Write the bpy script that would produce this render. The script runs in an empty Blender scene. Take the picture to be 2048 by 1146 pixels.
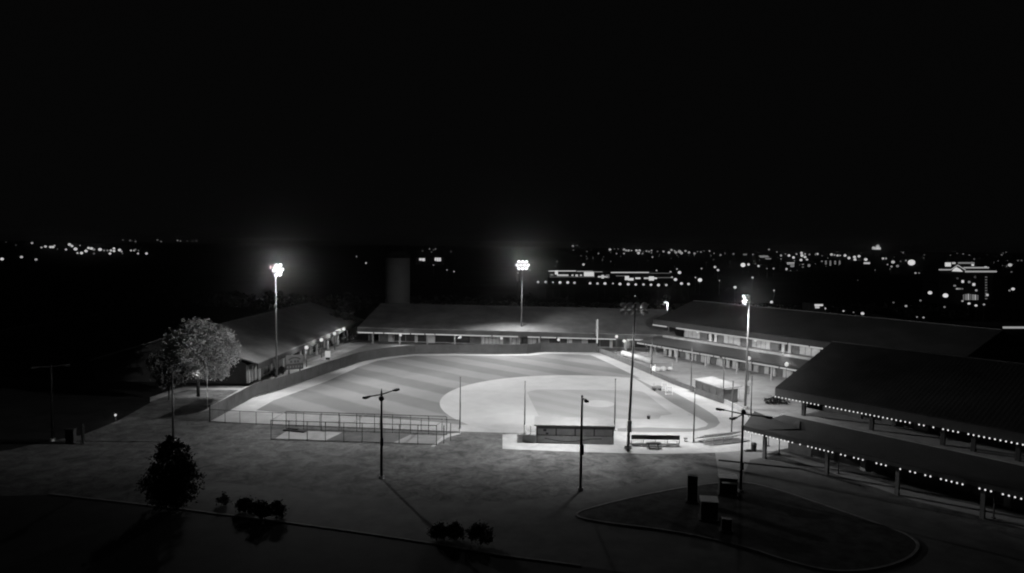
import bpy, math, random
from mathutils import Vector, Matrix, Euler
R = random.Random(7)
S = bpy.context.scene
COL = S.collection

# ------------------------------------------------------------------ camera
W, H, F = 2048.0, 1146.0, 1409.0
CAM = Vector((0, 0, 27.0))
PITCH = math.radians(3.45)
ROLL = math.radians(0.70)
cam_d = bpy.data.cameras.new('camera')
cam = bpy.data.objects.new('camera', cam_d)
COL.objects.link(cam)
cam_d.sensor_width = 36.0
cam_d.lens = 36.0 * F / W
cam_d.clip_start = 0.5
cam_d.clip_end = 30000
RM = (Matrix.Rotation(math.radians(90) - PITCH, 3, 'X') @ Matrix.Rotation(ROLL, 3, 'Z'))
cam.location = CAM
cam.rotation_euler = RM.to_euler()
S.camera = cam


def ray(px, py):
    return RM @ Vector(((px - W / 2) / F, -(py - H / 2) / F, -1.0))


def G(px, py, z=0.0):
    """Point at height z that the photograph shows at pixel (px, py)."""
    d = ray(px, py)
    k = (z - CAM.z) / d.z
    return Vector((CAM.x + d.x * k, CAM.y + d.y * k, z))


def PR(p):
    q = RM.transposed() @ (Vector(p) - CAM)
    return (W / 2 + F * q.x / -q.z, H / 2 - F * q.y / -q.z)


# --------------------------------------------------------------- materials
M = {}


def mat(name, c, rough=0.85, var=0.25, scale=3.0, spec=0.25, metal=0.0, detail=4.0, c2=None, bump=0.0):
    m = bpy.data.materials.new(name)
    m.use_nodes = True
    nt = m.node_tree
    b = nt.nodes['Principled BSDF']
    tc = nt.nodes.new('ShaderNodeTexCoord')
    n1 = nt.nodes.new('ShaderNodeTexNoise')
    n1.inputs['Scale'].default_value = scale
    n1.inputs['Detail'].default_value = detail
    n1.inputs['Roughness'].default_value = 0.65
    nt.links.new(tc.outputs['Object'], n1.inputs['Vector'])
    cr = nt.nodes.new('ShaderNodeValToRGB')
    lo = c * (1 - var)
    hi = c * (1 + var) if c2 is None else c2
    cr.color_ramp.elements[0].position = 0.32
    cr.color_ramp.elements[1].position = 0.68
    cr.color_ramp.elements[0].color = (lo, lo, lo, 1)
    cr.color_ramp.elements[1].color = (hi, hi, hi, 1)
    nt.links.new(n1.outputs['Fac'], cr.inputs['Fac'])
    nt.links.new(cr.outputs['Color'], b.inputs['Base Color'])
    b.inputs['Roughness'].default_value = rough
    b.inputs['Metallic'].default_value = metal
    b.inputs['Specular IOR Level'].default_value = spec
    if bump:
        bp = nt.nodes.new('ShaderNodeBump')
        bp.inputs['Strength'].default_value = bump
        bp.inputs['Distance'].default_value = 0.1
        nt.links.new(n1.outputs['Fac'], bp.inputs['Height'])
        nt.links.new(bp.outputs['Normal'], b.inputs['Normal'])
    M[name] = m
    return m


def emis(name, e):
    m = bpy.data.materials.new(name)
    m.use_nodes = True
    nt = m.node_tree
    nt.nodes.remove(nt.nodes['Principled BSDF'])
    em = nt.nodes.new('ShaderNodeEmission')
    em.inputs['Color'].default_value = (1, 1, 1, 1)
    em.inputs['Strength'].default_value = e
    nt.links.new(em.outputs[0], nt.nodes['Material Output'].inputs['Surface'])
    m.cycles.emission_sampling = 'NONE'
    M[name] = m
    return m


def turf(name, c, stripe=0.0, period=10.0, ang=-42.0, patch=0.12, fine=6.0):
    """Mown turf: mowing stripes are real (blades lean alternately), plus clumpy tone."""
    m = bpy.data.materials.new(name)
    m.use_nodes = True
    nt = m.node_tree
    b = nt.nodes['Principled BSDF']
    tc = nt.nodes.new('ShaderNodeTexCoord')
    mp = nt.nodes.new('ShaderNodeMapping')
    mp.inputs['Rotation'].default_value = (0, 0, -math.radians(ang))
    nt.links.new(tc.outputs['Object'], mp.inputs['Vector'])
    nz0 = nt.nodes.new('ShaderNodeTexNoise')
    nz0.inputs['Scale'].default_value = 0.25
    nt.links.new(tc.outputs['Object'], nz0.inputs['Vector'])
    sx = nt.nodes.new('ShaderNodeSeparateXYZ')
    nt.links.new(mp.outputs[0], sx.inputs[0])
    wob = nt.nodes.new('ShaderNodeMath')
    wob.operation = 'MULTIPLY_ADD'
    wob.inputs[1].default_value = 0.9
    nt.links.new(nz0.outputs['Fac'], wob.inputs[0])
    nt.links.new(sx.outputs['Y'], wob.inputs[2])
    mu = nt.nodes.new('ShaderNodeMath')
    mu.operation = 'MULTIPLY'
    mu.inputs[1].default_value = 2 * math.pi / period
    nt.links.new(wob.outputs[0], mu.inputs[0])
    sn = nt.nodes.new('ShaderNodeMath')
    sn.operation = 'SINE'
    nt.links.new(mu.outputs[0], sn.inputs[0])
    ss = nt.nodes.new('ShaderNodeMapRange')
    ss.interpolation_type = 'SMOOTHSTEP'
    ss.inputs['From Min'].default_value = -0.35
    ss.inputs['From Max'].default_value = 0.35
    ss.inputs['To Min'].default_value = 1 - stripe
    ss.inputs['To Max'].default_value = 1 + stripe
    nt.links.new(sn.outputs[0], ss.inputs['Value'])
    nz = nt.nodes.new('ShaderNodeTexNoise')
    nz.inputs['Scale'].default_value = 0.12
    nz.inputs['Detail'].default_value = fine
    nz.inputs['Roughness'].default_value = 0.72
    nt.links.new(tc.outputs['Object'], nz.inputs['Vector'])
    mr = nt.nodes.new('ShaderNodeMapRange')
    mr.inputs['From Min'].default_value = 0.3
    mr.inputs['From Max'].default_value = 0.7
    mr.inputs['To Min'].default_value = c * (1 - patch)
    mr.inputs['To Max'].default_value = c * (1 + patch)
    nt.links.new(nz.outputs['Fac'], mr.inputs['Value'])
    pr = nt.nodes.new('ShaderNodeMath')
    pr.operation = 'MULTIPLY'
    nt.links.new(mr.outputs[0], pr.inputs[0])
    nt.links.new(ss.outputs[0], pr.inputs[1])
    nt.links.new(pr.outputs[0], b.inputs['Base Color'])
    b.inputs['Roughness'].default_value = 0.95
    b.inputs['Specular IOR Level'].default_value = 0.1
    M[name] = m
    return m


def rough_grass(name):
    m = turf(name, 0.112, 0.0, patch=0.22, fine=6.0)
    nt = m.node_tree
    b = nt.nodes['Principled BSDF']
    src = b.inputs['Base Color'].links[0].from_socket
    tc = [n for n in nt.nodes if n.type == 'TEX_COORD'][0]
    n2 = nt.nodes.new('ShaderNodeTexNoise')
    n2.inputs['Scale'].default_value = 0.5
    n2.inputs['Detail'].default_value = 9
    n2.inputs['Roughness'].default_value = 0.78
    n2.inputs['Distortion'].default_value = 0.6
    nt.links.new(tc.outputs['Object'], n2.inputs['Vector'])
    mr = nt.nodes.new('ShaderNodeMapRange')
    mr.inputs['From Min'].default_value = 0.38
    mr.inputs['From Max'].default_value = 0.66
    mr.inputs['To Min'].default_value = 0.5
    mr.inputs['To Max'].default_value = 1.45
    nt.links.new(n2.outputs['Fac'], mr.inputs['Value'])
    mu = nt.nodes.new('ShaderNodeMath')
    mu.operation = 'MULTIPLY'
    nt.links.new(src, mu.inputs[0])
    nt.links.new(mr.outputs[0], mu.inputs[1])
    nt.links.new(mu.outputs[0], b.inputs['Base Color'])


def seams(name, c, pitch=0.5, ang=0.0, rough=0.55):
    """Standing-seam metal roof: thin darker ribs running up the slope."""
    m = mat(name, c, rough, 0.30, 0.22, 0.06, detail=7)
    nt = m.node_tree
    b = nt.nodes['Principled BSDF']
    tc = [n for n in nt.nodes if n.type == 'TEX_COORD'][0]
    mp = nt.nodes.new('ShaderNodeMapping')
    mp.inputs['Rotation'].default_value = (0, 0, -ang)
    wv = nt.nodes.new('ShaderNodeTexWave')
    wv.inputs['Scale'].default_value = 0.314 / pitch
    bp = nt.nodes.new('ShaderNodeBump')
    bp.inputs['Strength'].default_value = 0.2
    bp.inputs['Distance'].default_value = 0.05
    nt.links.new(tc.outputs['Object'], mp.inputs['Vector'])
    nt.links.new(mp.outputs[0], wv.inputs['Vector'])
    nt.links.new(wv.outputs['Fac'], bp.inputs['Height'])
    nt.links.new(bp.outputs['Normal'], b.inputs['Normal'])


def netting(name, alpha, c=0.12):
    m = mat(name, c, 0.8, 0.1)
    nt = m.node_tree
    b = nt.nodes['Principled BSDF']
    tr = nt.nodes.new('ShaderNodeBsdfTransparent')
    mx = nt.nodes.new('ShaderNodeMixShader')
    mx.inputs[0].default_value = alpha
    nt.links.new(tr.outputs[0], mx.inputs[1])
    nt.links.new(b.outputs[0], mx.inputs[2])
    nt.links.new(mx.outputs[0], nt.nodes['Material Output'].inputs['Surface'])


U_A = math.atan2(-0.785, 0.62)
U_C = math.atan2(-0.828, 0.56)
rough_grass('rough_grass')
turf('outfield_turf', 0.138, 0.15, 10.0, -42.0, 0.10)
turf('infield_turf', 0.225, 0.05, 5.0, -42.0, 0.06)
turf('foul_turf', 0.15, 0.0, patch=0.1)
mat('track_dirt', 0.295, 0.95, 0.12, 0.4, 0.1)
mat('infield_dirt', 0.30, 0.95, 0.08, 0.3, 0.1)
mat('concrete', 0.31, 0.9, 0.16, 0.5, 0.15)
mat('plaza', 0.19, 0.9, 0.2, 0.3, 0.15)
mat('sidewalk', 0.30, 0.9, 0.2, 0.7, 0.15)
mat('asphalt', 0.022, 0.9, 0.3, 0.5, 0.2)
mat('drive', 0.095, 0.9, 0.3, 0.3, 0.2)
mat('kerb', 0.2, 0.9, 0.25, 1.0, 0.2)
mat('island_soil', 0.05, 0.95, 0.5, 0.6, 0.1)
mat('far_land', 0.02, 1.0, 0.5, 0.02, 0.0)
mat('galv', 0.35, 0.45, 0.12, 2.0, 0.4, 0.3)
mat('pale_metal', 0.55, 0.5, 0.1, 2.0, 0.4)
mat('white_paint', 0.75, 0.5, 0.06, 2.0, 0.4)
mat('dark_metal', 0.03, 0.5, 0.2, 2.0, 0.4)
mat('pole_steel', 0.13, 0.6, 0.12, 2.0, 0.15)
mat('grey_steel', 0.075, 0.5, 0.2, 2.0, 0.4)
mat('end_dark', 0.03, 0.9, 0.25, 0.6, 0.2)
mat('heap_sheet', 0.34, 0.8, 0.15, 1.5, 0.2)
mat('darkened_ground', 0.012, 0.95, 0.4, 0.3, 0.1)  # near black tone that stands in for unlit ground
mat('box_faint', 0.02, 0.8, 0.2, 1.0, 0.2)
mat('black_paint', 0.015, 0.5, 0.2, 2.0, 0.4)
mat('wood_pole', 0.015, 0.9, 0.35, 1.5, 0.1)
mat('screen', 0.077, 0.9, 0.22, 0.35, 0.1, bump=0.3)
mat('stand_grey', 0.14, 0.7, 0.2, 1.0, 0.2)
mat('pad', 0.085, 0.7, 0.2, 1.0, 0.2)
mat('dugout_panel', 0.38, 0.85, 0.18, 0.8, 0.2)
mat('dugout_dark', 0.08, 0.85, 0.25, 1.0, 0.2)
mat('dugout_line', 0.42, 0.85, 0.12, 1.0, 0.2)
mat('dugout_roof', 0.2, 0.6, 0.1, 0.8, 0.3)
mat('wall_tone', 0.19, 0.9, 0.2, 0.6, 0.2)
mat('wall_dark', 0.10, 0.9, 0.25, 0.6, 0.2)
mat('pilaster', 0.36, 0.85, 0.1, 0.8, 0.2)
mat('glass', 0.025, 0.15, 0.3, 0.8, 0.5)
mat('pale_glass', 0.34, 0.3, 0.15, 1.2, 0.5)
mat('fascia', 0.05, 0.9, 0.12, 0.8, 0.03)
mat('fascia_side', 0.025, 0.9, 0.12, 0.8, 0.03)
mat('canopy_side', 0.045, 0.8, 0.15, 0.4, 0.2)
mat('fence_post', 0.05, 0.6, 0.12, 0.8, 0.3)
mat('soffit', 0.14, 0.8, 0.15, 0.8, 0.2)
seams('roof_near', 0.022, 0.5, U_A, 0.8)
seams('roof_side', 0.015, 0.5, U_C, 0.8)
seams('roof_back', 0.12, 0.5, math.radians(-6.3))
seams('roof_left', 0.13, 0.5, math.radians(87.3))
mat('canopy_roof', 0.05, 0.8, 0.15, 0.4, 0.2)
mat('bark', 0.035, 0.95, 0.4, 4.0, 0.1)
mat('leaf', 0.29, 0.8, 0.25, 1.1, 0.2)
mat('leaf_shaded', 0.05, 0.7, 0.35, 1.1, 0.2)  # leaf colour darkened for the tree in shade
mat('leaf_dark', 0.012, 0.7, 0.4, 1.0, 0.15)  # near black, so the front tree reads as an unlit silhouette
mat('mulch', 0.04, 0.95, 0.4, 2.0, 0.1)
mat('cabinet', 0.035, 0.6, 0.15, 1.5, 0.3)
mat('cabinet_lid', 0.8, 0.6, 0.1, 1.5, 0.3)
mat('rubber', 0.03, 0.9, 0.2, 1.5, 0.1)
mat('cage_turf', 0.09, 0.95, 0.2, 0.5, 0.1)
mat('silo', 0.12, 0.7, 0.15, 0.2, 0.3)
mat('far_wall', 0.012, 0.9, 0.3, 0.05, 0.1)
mat('board', 0.06, 0.7, 0.2, 1.0, 0.3)
mat('board_light', 0.16, 0.7, 0.12, 1.0, 0.3)
mat('people_cloth', 0.12, 0.9, 0.3, 3.0, 0.1)
netting('chain_link', 0.16)
_nt = M['screen'].node_tree
_tr = _nt.nodes.new('ShaderNodeBsdfTransparent')
_mx = _nt.nodes.new('ShaderNodeMixShader')
_mx.inputs[0].default_value = 0.84
_nt.links.new(_tr.outputs[0], _mx.inputs[1])
_nt.links.new(_nt.nodes['Principled BSDF'].outputs[0], _mx.inputs[2])
_nt.links.new(_mx.outputs[0], _nt.nodes['Material Output'].inputs['Surface'])
netting('cage_net', 0.12)
emis('flood_lens', 1.3)
emis('bulb_glow', 0.95)
emis('strip_glow', 0.42)
emis('globe_glow', 0.62)
emis('sign_glow', 0.45)
LV = [0.006, 0.016, 0.04, 0.085, 0.16, 0.27, 0.40, 0.52, 0.62]
for i, e in enumerate(LV):
    emis('far_glow_%d' % i, e * 1.15)


def glow(b):
    e = 0.62 * b ** 1.7
    k = min(range(len(LV)), key=lambda j: abs(LV[j] - e))
    return M['far_glow_%d' % k]


# ------------------------------------------------------------ mesh builder
class MB:
    def __init__(s):
        s.v, s.f, s.m, s.mats = [], [], [], []
        s.cur = 0

    def use(s, name):
        m = M[name] if isinstance(name, str) else name
        if m not in s.mats:
            s.mats.append(m)
        s.cur = s.mats.index(m)
        return s

    def face(s, pts):
        k = len(s.v)
        s.v += [Vector(p) for p in pts]
        s.f.append(tuple(range(k, k + len(pts))))
        s.m.append(s.cur)
        return s

    def hexa(s, c):
        """8 corners: bottom 0-3 counter-clockwise, top 4-7."""
        k = len(s.v)
        s.v += [Vector(p) for p in c]
        for q in ((3, 2, 1, 0), (4, 5, 6, 7), (0, 1, 5, 4), (1, 2, 6, 5), (2, 3, 7, 6), (3, 0, 4, 7)):
            s.f.append(tuple(k + i for i in q))
            s.m.append(s.cur)
        return s

    def box(s, c, size, rz=0.0):
        c = Vector(c)
        hx, hy, hz = size[0] / 2, size[1] / 2, size[2] / 2
        rot = Matrix.Rotation(rz, 3, 'Z')
        pts = []
        for z in (-hz, hz):
            for x, y in ((-hx, -hy), (hx, -hy), (hx, hy), (-hx, hy)):
                pts.append(c + rot @ Vector((x, y, z)))
        s.hexa(pts)
        return s

    def bar(s, p, q, w, h):
        """Rectangular bar from p to q, w wide (horizontally), h high, centred."""
        p, q = Vector(p), Vector(q)
        d = (q - p).normalized()
        up = Vector((0, 0, 1)) if abs(d.z) < 0.95 else Vector((0, 1, 0))
        sd = d.cross(up).normalized() * (w / 2)
        u = sd.cross(d).normalized() * (h / 2)
        s.hexa([p - sd - u, p + sd - u, q + sd - u, q - sd - u, p - sd + u, p + sd + u, q + sd + u, q - sd + u])
        return s

    def tube(s, p, q, r1, r2=None, n=10, cap=True):
        p, q = Vector(p), Vector(q)
        r2 = r1 if r2 is None else r2
        d = (q - p).normalized()
        a = d.orthogonal().normalized()
        b = d.cross(a)
        k = len(s.v)
        for c, r in ((p, r1), (q, r2)):
            for i in range(n):
                t = 2 * math.pi * i / n
                s.v.append(c + a * math.cos(t) * r + b * math.sin(t) * r)
        for i in range(n):
            j = (i + 1) % n
            s.f.append((k + i, k + j, k + n + j, k + n + i))
            s.m.append(s.cur)
        if cap:
            s.f.append(tuple(k + n - 1 - i for i in range(n)))
            s.f.append(tuple(k + n + i for i in range(n)))
            s.m += [s.cur, s.cur]
        return s

    def ball(s, c, r, n=8, sz=1.0):
        c = Vector(c)
        k = len(s.v)
        rings = max(4, n // 2 + 1)
        s.v.append(c - Vector((0, 0, r * sz)))
        for i in range(1, rings):
            a = -math.pi / 2 + math.pi * i / rings
            for j in range(n):
                t = 2 * math.pi * j / n
                s.v.append(c + Vector((r * math.cos(a) * math.cos(t), r * math.cos(a) * math.sin(t), r * sz * math.sin(a))))
        s.v.append(c + Vector((0, 0, r * sz)))
        top = len(s.v) - 1
        for j in range(n):
            s.f.append((k, k + 1 + (j + 1) % n, k + 1 + j))
            s.m.append(s.cur)
        for i in range(rings - 2):
            for j in range(n):
                a0 = k + 1 + i * n
                s.f.append((a0 + j, a0 + (j + 1) % n, a0 + n + (j + 1) % n, a0 + n + j))
                s.m.append(s.cur)
        a0 = k + 1 + (rings - 2) * n
        for j in range(n):
            s.f.append((a0 + j, a0 + (j + 1) % n, top))
            s.m.append(s.cur)
        return s

    def slab(s, pts, z0, z1):
        """Vertical prism over a 2-D outline."""
        area = sum(pts[i][0] * pts[(i + 1) % len(pts)][1] - pts[(i + 1) % len(pts)][0] * pts[i][1] for i in range(len(pts)))
        pts = list(pts) if area > 0 else list(reversed(pts))
        n, k = len(pts), len(s.v)
        s.v += [Vector((p[0], p[1], z0)) for p in pts] + [Vector((p[0], p[1], z1)) for p in pts]
        s.f.append(tuple(k + n - 1 - i for i in range(n)))
        s.f.append(tuple(k + n + i for i in range(n)))
        s.m += [s.cur, s.cur]
        for i in range(n):
            j = (i + 1) % n
            s.f.append((k + i, k + j, k + n + j, k + n + i))
            s.m.append(s.cur)
        return s

    def sheet(s, pts, z):
        area = sum(pts[i][0] * pts[(i + 1) % len(pts)][1] - pts[(i + 1) % len(pts)][0] * pts[i][1] for i in range(len(pts)))
        pts = list(pts) if area > 0 else list(reversed(pts))
        s.face([Vector((p[0], p[1], z)) for p in pts])
        return s

    def build(s, name, parent=None, smooth=False):
        me = bpy.data.meshes.new(name)
        org = ORG.get(parent.name, Vector((0, 0, 0))) if parent else Vector((0, 0, 0))
        me.from_pydata([tuple(v - org) for v in s.v], [], s.f)
        for m in s.mats:
            me.materials.append(m)
        me.polygons.foreach_set('material_index', s.m)
        if smooth:
            me.polygons.foreach_set('use_smooth', [True] * len(s.f))
        me.update()
        o = bpy.data.objects.new(name, me)
        COL.objects.link(o)
        if parent:
            o.parent = parent
            ORG[o.name] = org
        return o


ORG = {}


def tag(o, label=None, cat=None, group=None, kind=None):
    if label:
        o['label'] = label
    if cat:
        o['category'] = cat
    if group:
        o['group'] = group
    if kind:
        o['kind'] = kind
    return o


def thing(name, loc, label, cat, group=None):
    o = bpy.data.objects.new(name, None)
    o.empty_display_size = 0.3
    COL.objects.link(o)
    o.location = loc
    ORG[o.name] = Vector(loc)
    return tag(o, label, cat, group)


def solo(mb, name, loc, label, cat, group=None, smooth=False):
    """A thing that is a single mesh, with its origin at its base."""
    loc = Vector(loc)
    mb.v = [v - loc for v in mb.v]
    o = mb.build(name, smooth=smooth)
    o.location = loc
    return tag(o, label, cat, group)


def copy_tree(o, parent=None):
    c = o.copy()
    COL.objects.link(c)
    if parent:
        c.parent = parent
    for ch in list(o.children):
        copy_tree(ch, c)
    return c


def struct(mb, name):
    return tag(mb.build(name), kind='structure')


def rotz(v, a):
    return Vector((v[0] * math.cos(a) - v[1] * math.sin(a), v[0] * math.sin(a) + v[1] * math.cos(a), v[2]))


# ------------------------------------------------------------------ ground
mb = MB().use('far_land')
mb.sheet([(-7000, -600), (7000, -600), (7000, 7000), (-7000, 7000)], -0.25)
struct(mb, 'ground')
GR = [(-150, -40), (150, -40), (150, 330), (-150, 330)]
mb = MB().use('rough_grass')
n = 60
for i in range(n):
    for j in range(n):
        pass
mb.sheet(GR, 0.0)
struct(mb, 'grass_ground')


def px_poly(lst, z=0.0):
    return [G(x, y, z) for x, y in lst]


# paved drive, parking lot and kerbs in the dark foreground
lot = px_poly([(-900, 1010), (100, 990), (370, 1021), (560, 1045), (700, 1064), (860, 1088), (1000, 1112), (1160, 1133), (1400, 1165), (1700, 1230)]) + [Vector((25, 22, 0)), Vector((-60, 22, 0)), Vector((-110, 60, 0))]
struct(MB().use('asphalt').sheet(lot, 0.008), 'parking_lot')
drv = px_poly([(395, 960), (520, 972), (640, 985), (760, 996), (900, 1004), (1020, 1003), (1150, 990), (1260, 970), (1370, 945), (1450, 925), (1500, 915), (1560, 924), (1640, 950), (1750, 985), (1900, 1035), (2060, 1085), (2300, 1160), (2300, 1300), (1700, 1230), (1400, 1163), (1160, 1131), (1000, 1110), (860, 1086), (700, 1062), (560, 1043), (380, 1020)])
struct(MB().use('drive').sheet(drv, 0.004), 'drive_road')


def kerb_line(pts, name, w=0.25, h=0.09, m='kerb'):
    mb = MB().use(m)
    for a, b in zip(pts[:-1], pts[1:]):
        d = (b - a).normalized() * 0.02
        mb.bar(Vector((a.x, a.y, h / 2 + 0.006)) - d, Vector((b.x, b.y, h / 2 + 0.006)) + d, w, h)
    return struct(mb, name)


kerb_line(px_poly([(100, 989), (235, 1004), (370, 1020), (560, 1044), (700, 1063), (860, 1087), (1000, 1111), (1160, 1132)]), 'parking_kerb')


def smooth_loop(pts, it=2):
    for _ in range(it):
        o = []
        for i in range(len(pts)):
            a, b = pts[i], pts[(i + 1) % len(pts)]
            o += [a * 0.75 + b * 0.25, a * 0.25 + b * 0.75]
        pts = o
    return pts


isl = smooth_loop(px_poly([(1138, 1032), (1200, 1012), (1300, 989), (1390, 973), (1480, 963), (1560, 982), (1660, 1016), (1760, 1050), (1838, 1080), (1832, 1112), (1770, 1138), (1680, 1147), (1600, 1132), (1480, 1092), (1340, 1062), (1200, 1046)]))
kerb_line(isl + [isl[0]], 'island_kerb', 0.25, 0.14)
mb = MB().use('island_soil').sheet(isl, 0.10)
struct(mb, 'island_lawn')
side = [(1556, 905), (1620, 925), (1674, 943), (1750, 967), (1830, 993), (1940, 1017), (2050, 1046), (2250, 1110)]
up_, dn_ = [], []
for x, y in side:
    w = 9 + (x - 1556) * 0.022
    up_.append(G(x, y - w * 0.5))
    dn_.append(G(x, y + w * 0.6))
struct(MB().use('sidewalk').sheet(up_ + dn_[::-1], 0.012), 'sidewalk')
struct(MB().use('asphalt').bar(G(1437, 921) + Vector((0, 0, .06)), G(1600, 938) + Vector((0, 0, .06)), 0.35, 0.12).bar(G(1600, 938) + Vector((0, 0, .06)), G(1720, 972) + Vector((0, 0, .06)), 0.35, 0.12), 'drive_kerb')

# ------------------------------------------------------- field and plaza
fence_px = [(420, 843), (512, 791.5), (557, 780), (603, 764), (654, 746), (717, 724.5), (768, 715), (831, 708), (918, 706.5), (1000, 707.5), (1055, 706.5), (1082, 703.5), (1195, 704.5)]
FENCE = px_poly(fence_px)
right_edge = px_poly([(1250, 726), (1303, 750), (1388, 784), (1446, 806), (1492, 827), (1507, 852), (1480, 874), (1400, 889), (1256, 884), (1229, 866), (1050, 867), (920, 863), (700, 854)])
struct(MB().use('track_dirt').sheet(FENCE + right_edge, 0.016), 'warning_track')
plz = px_poly([(1005, 868), (1060, 870), (1240, 872), (1260, 880), (1400, 884), (1480, 868), (1500, 850), (1490, 825), (1440, 800), (1380, 778), (1300, 746), (1240, 718), (1196, 703), (1290, 688), (1400, 712), (1600, 762), (1760, 790), (1680, 880), (1600, 912), (1540, 900), (1480, 899), (1400, 908), (1300, 908), (1150, 904), (1005, 898)])
struct(MB().use('plaza').sheet(px_poly([(1196, 704), (1240, 718), (1303, 750), (1390, 781), (1490, 824), (1560, 838), (1760, 850), (1760, 760), (1600, 757), (1400, 718), (1320, 697), (1300, 686), (1190, 690)]), 0.012), 'plaza_paving')
struct(MB().use('concrete').sheet(px_poly([(1005, 869), (1050, 867), (1230, 864), (1256, 880), (1400, 886), (1480, 870), (1506, 850), (1520, 845), (1600, 850), (1612, 880), (1590, 893), (1545, 903), (1500, 899), (1470, 903), (1400, 907), (1300, 908), (1150, 904), (1005, 898)]), 0.020), 'concrete_pad')
struct(MB().use('plaza').sheet(px_poly([(1430, 905), (1500, 900), (1556, 905), (1545, 912), (1500, 920), (1480, 968), (1440, 968)]), 0.0125), 'pad_approach')

home = Vector((27.9, 107.2, 0))
ax = Vector((-0.9995, -0.03, 0)).normalized()
ay = Vector((-0.085, 0.9964, 0)).normalized()


def FP(a, b):
    """Field point a metres along the near foul line and b along the far one."""
    p = home + ax * a + ay * b
    return (p.x, p.y)


grass_px = [(512, 821), (547, 801), (613, 777.5), (654, 762.5), (717, 734), (755, 721.5), (800, 714.5), (831, 711.5), (918, 711), (1000, 711.5), (1060, 711), (1090, 707.5), (1180, 709.5), (1215, 725), (1250, 742), (1290, 762), (1312, 776), (1300, 845), (920, 850), (882, 845), (760, 836), (640, 829), (560, 825)]
struct(MB().use('outfield_turf').sheet(px_poly(grass_px), 0.022), 'outfield')
# skinned infield: arc about the mound, squared off at the foul lines, home circle
mound = Vector(FP(11.9, 11.9))
arc = []
for i in range(0, 61):
    t = math.radians(-52 + 194 * i / 60.0)
    # angle measured from the near foul line direction towards the far one
    p = Vector((mound.x, mound.y, 0)) + ax * (math.cos(t) * 27.0) + ay * (math.sin(t) * 26.0)
    r = p - home
    a, b = r.dot(ax), r.dot(ay)
    if a > -1.6 and b > -2.5:
        arc.append((p.x, p.y))
dirt = arc + [FP(-1.4, 22), FP(-1.4, 6)]
for i in range(0, 15):
    t = math.radians(100 + 160 * i / 14.0)
    p = home + ax * (math.cos(t) * 3.7) + ay * (math.sin(t) * 3.7)
    dirt.append((p.x, p.y))
dirt += [FP(6, -1.6), FP(24, -2.2)]
struct(MB().use('infield_dirt').sheet(dirt, 0.027), 'infield_dirt')
ig = [FP(4.6, 1.5), FP(21.5, 1.5), FP(23.2, 3.2), FP(23.2, 21), FP(21, 23.2), FP(3.2, 23.2), FP(1.5, 21.5), FP(1.5, 4.6), FP(3.6, 3.6)]
struct(MB().use('infield_turf').sheet(ig, 0.032), 'infield_grass')
mb = MB().use('infield_dirt')
k = 24
rim = [(mound.x + 2.7 * math.cos(2 * math.pi * i / k), mound.y + 2.7 * math.sin(2 * math.pi * i / k)) for i in range(k)]
for i in range(k):
    a, b = rim[i], rim[(i + 1) % k]
    mb.face([(a[0], a[1], 0.036), (b[0], b[1], 0.036), (mound.x, mound.y, 0.26)])
struct(mb, 'pitching_mound')
struct(MB().use('foul_turf').sheet(px_poly([(1262, 752), (1303, 772), (1347, 784), (1390, 807), (1420, 825), (1434, 835), (1440, 846), (1432, 854), (1413, 860), (1380, 864), (1297, 865), (1235, 863), (1235, 857), (1297, 855), (1350, 857), (1392, 858), (1412, 853), (1416, 848), (1408, 842), (1390, 832), (1347, 808), (1306, 781)]), 0.029), 'foul_strip')
# paving behind the outfield fence and paths at left
struct(MB().use('sidewalk').sheet(px_poly([(398, 826), (424, 811), (486, 775), (560, 745), (640, 716), (700, 692), (735, 688), (700, 703), (640, 727), (560, 761), (490, 781), (424, 818)]), 0.012), 'fence_path')
struct(MB().use('plaza').sheet(px_poly([(500, 768), (700, 683), (760, 688), (1100, 690), (1195, 690), (1195, 702), (1080, 702), (1000, 705.5), (831, 706), (717, 722), (603, 761), (520, 785)]), 0.008), 'outfield_paving')
struct(MB().use('sidewalk').sheet(px_poly([(868, 894), (880, 884), (897, 874), (921, 868), (921, 864), (893, 869), (874, 880), (862, 893)]), 0.012), 'cage_path')
struct(MB().use('sidewalk').sheet(px_poly([(300, 795), (345, 779), (370, 775), (490, 776), (486, 780), (375, 780), (350, 786), (300, 804)]), 0.010), 'tree_path')

struct(MB().use('darkened_ground').sheet([Vector((-149, 20, 0)), Vector((-95, 68, 0))] + px_poly([(20, 900), (60, 890), (165, 870), (235, 842), (300, 806), (340, 779), (375, 772), (495, 771)]) + [Vector((-50, 150, 0)), Vector((-50, 326, 0)), Vector((-149, 326, 0))], 0.006), 'dark_side_ground')  # sheet added to darken the left side; the unlit look is in its colour

# ---------------------------------------------------------- field lights
LIGHT_SCALE = 1.0
KW = 1000.0


def spot(name, p, target, power, deg, blend, parent):
    l = bpy.data.lights.new(name, 'SPOT')
    l.energy = power * LIGHT_SCALE
    l.spot_size = math.radians(deg)
    l.spot_blend = blend
    l.shadow_soft_size = 0.45
    o = bpy.data.objects.new(name, l)
    COL.objects.link(o)
    o.location = Vector(p) - ORG[parent.name]
    d = (Vector(target) - Vector(p)).normalized()
    o.rotation_euler = d.to_track_quat('-Z', 'Y').to_euler()
    o.parent = parent


def point(name, p, power, parent, r=0.3):
    l = bpy.data.lights.new(name, 'POINT')
    l.energy = power * LIGHT_SCALE
    l.shadow_soft_size = r
    o = bpy.data.objects.new(name, l)
    COL.objects.link(o)
    o.location = Vector(p) - ORG[parent.name]
    o.parent = parent


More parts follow.
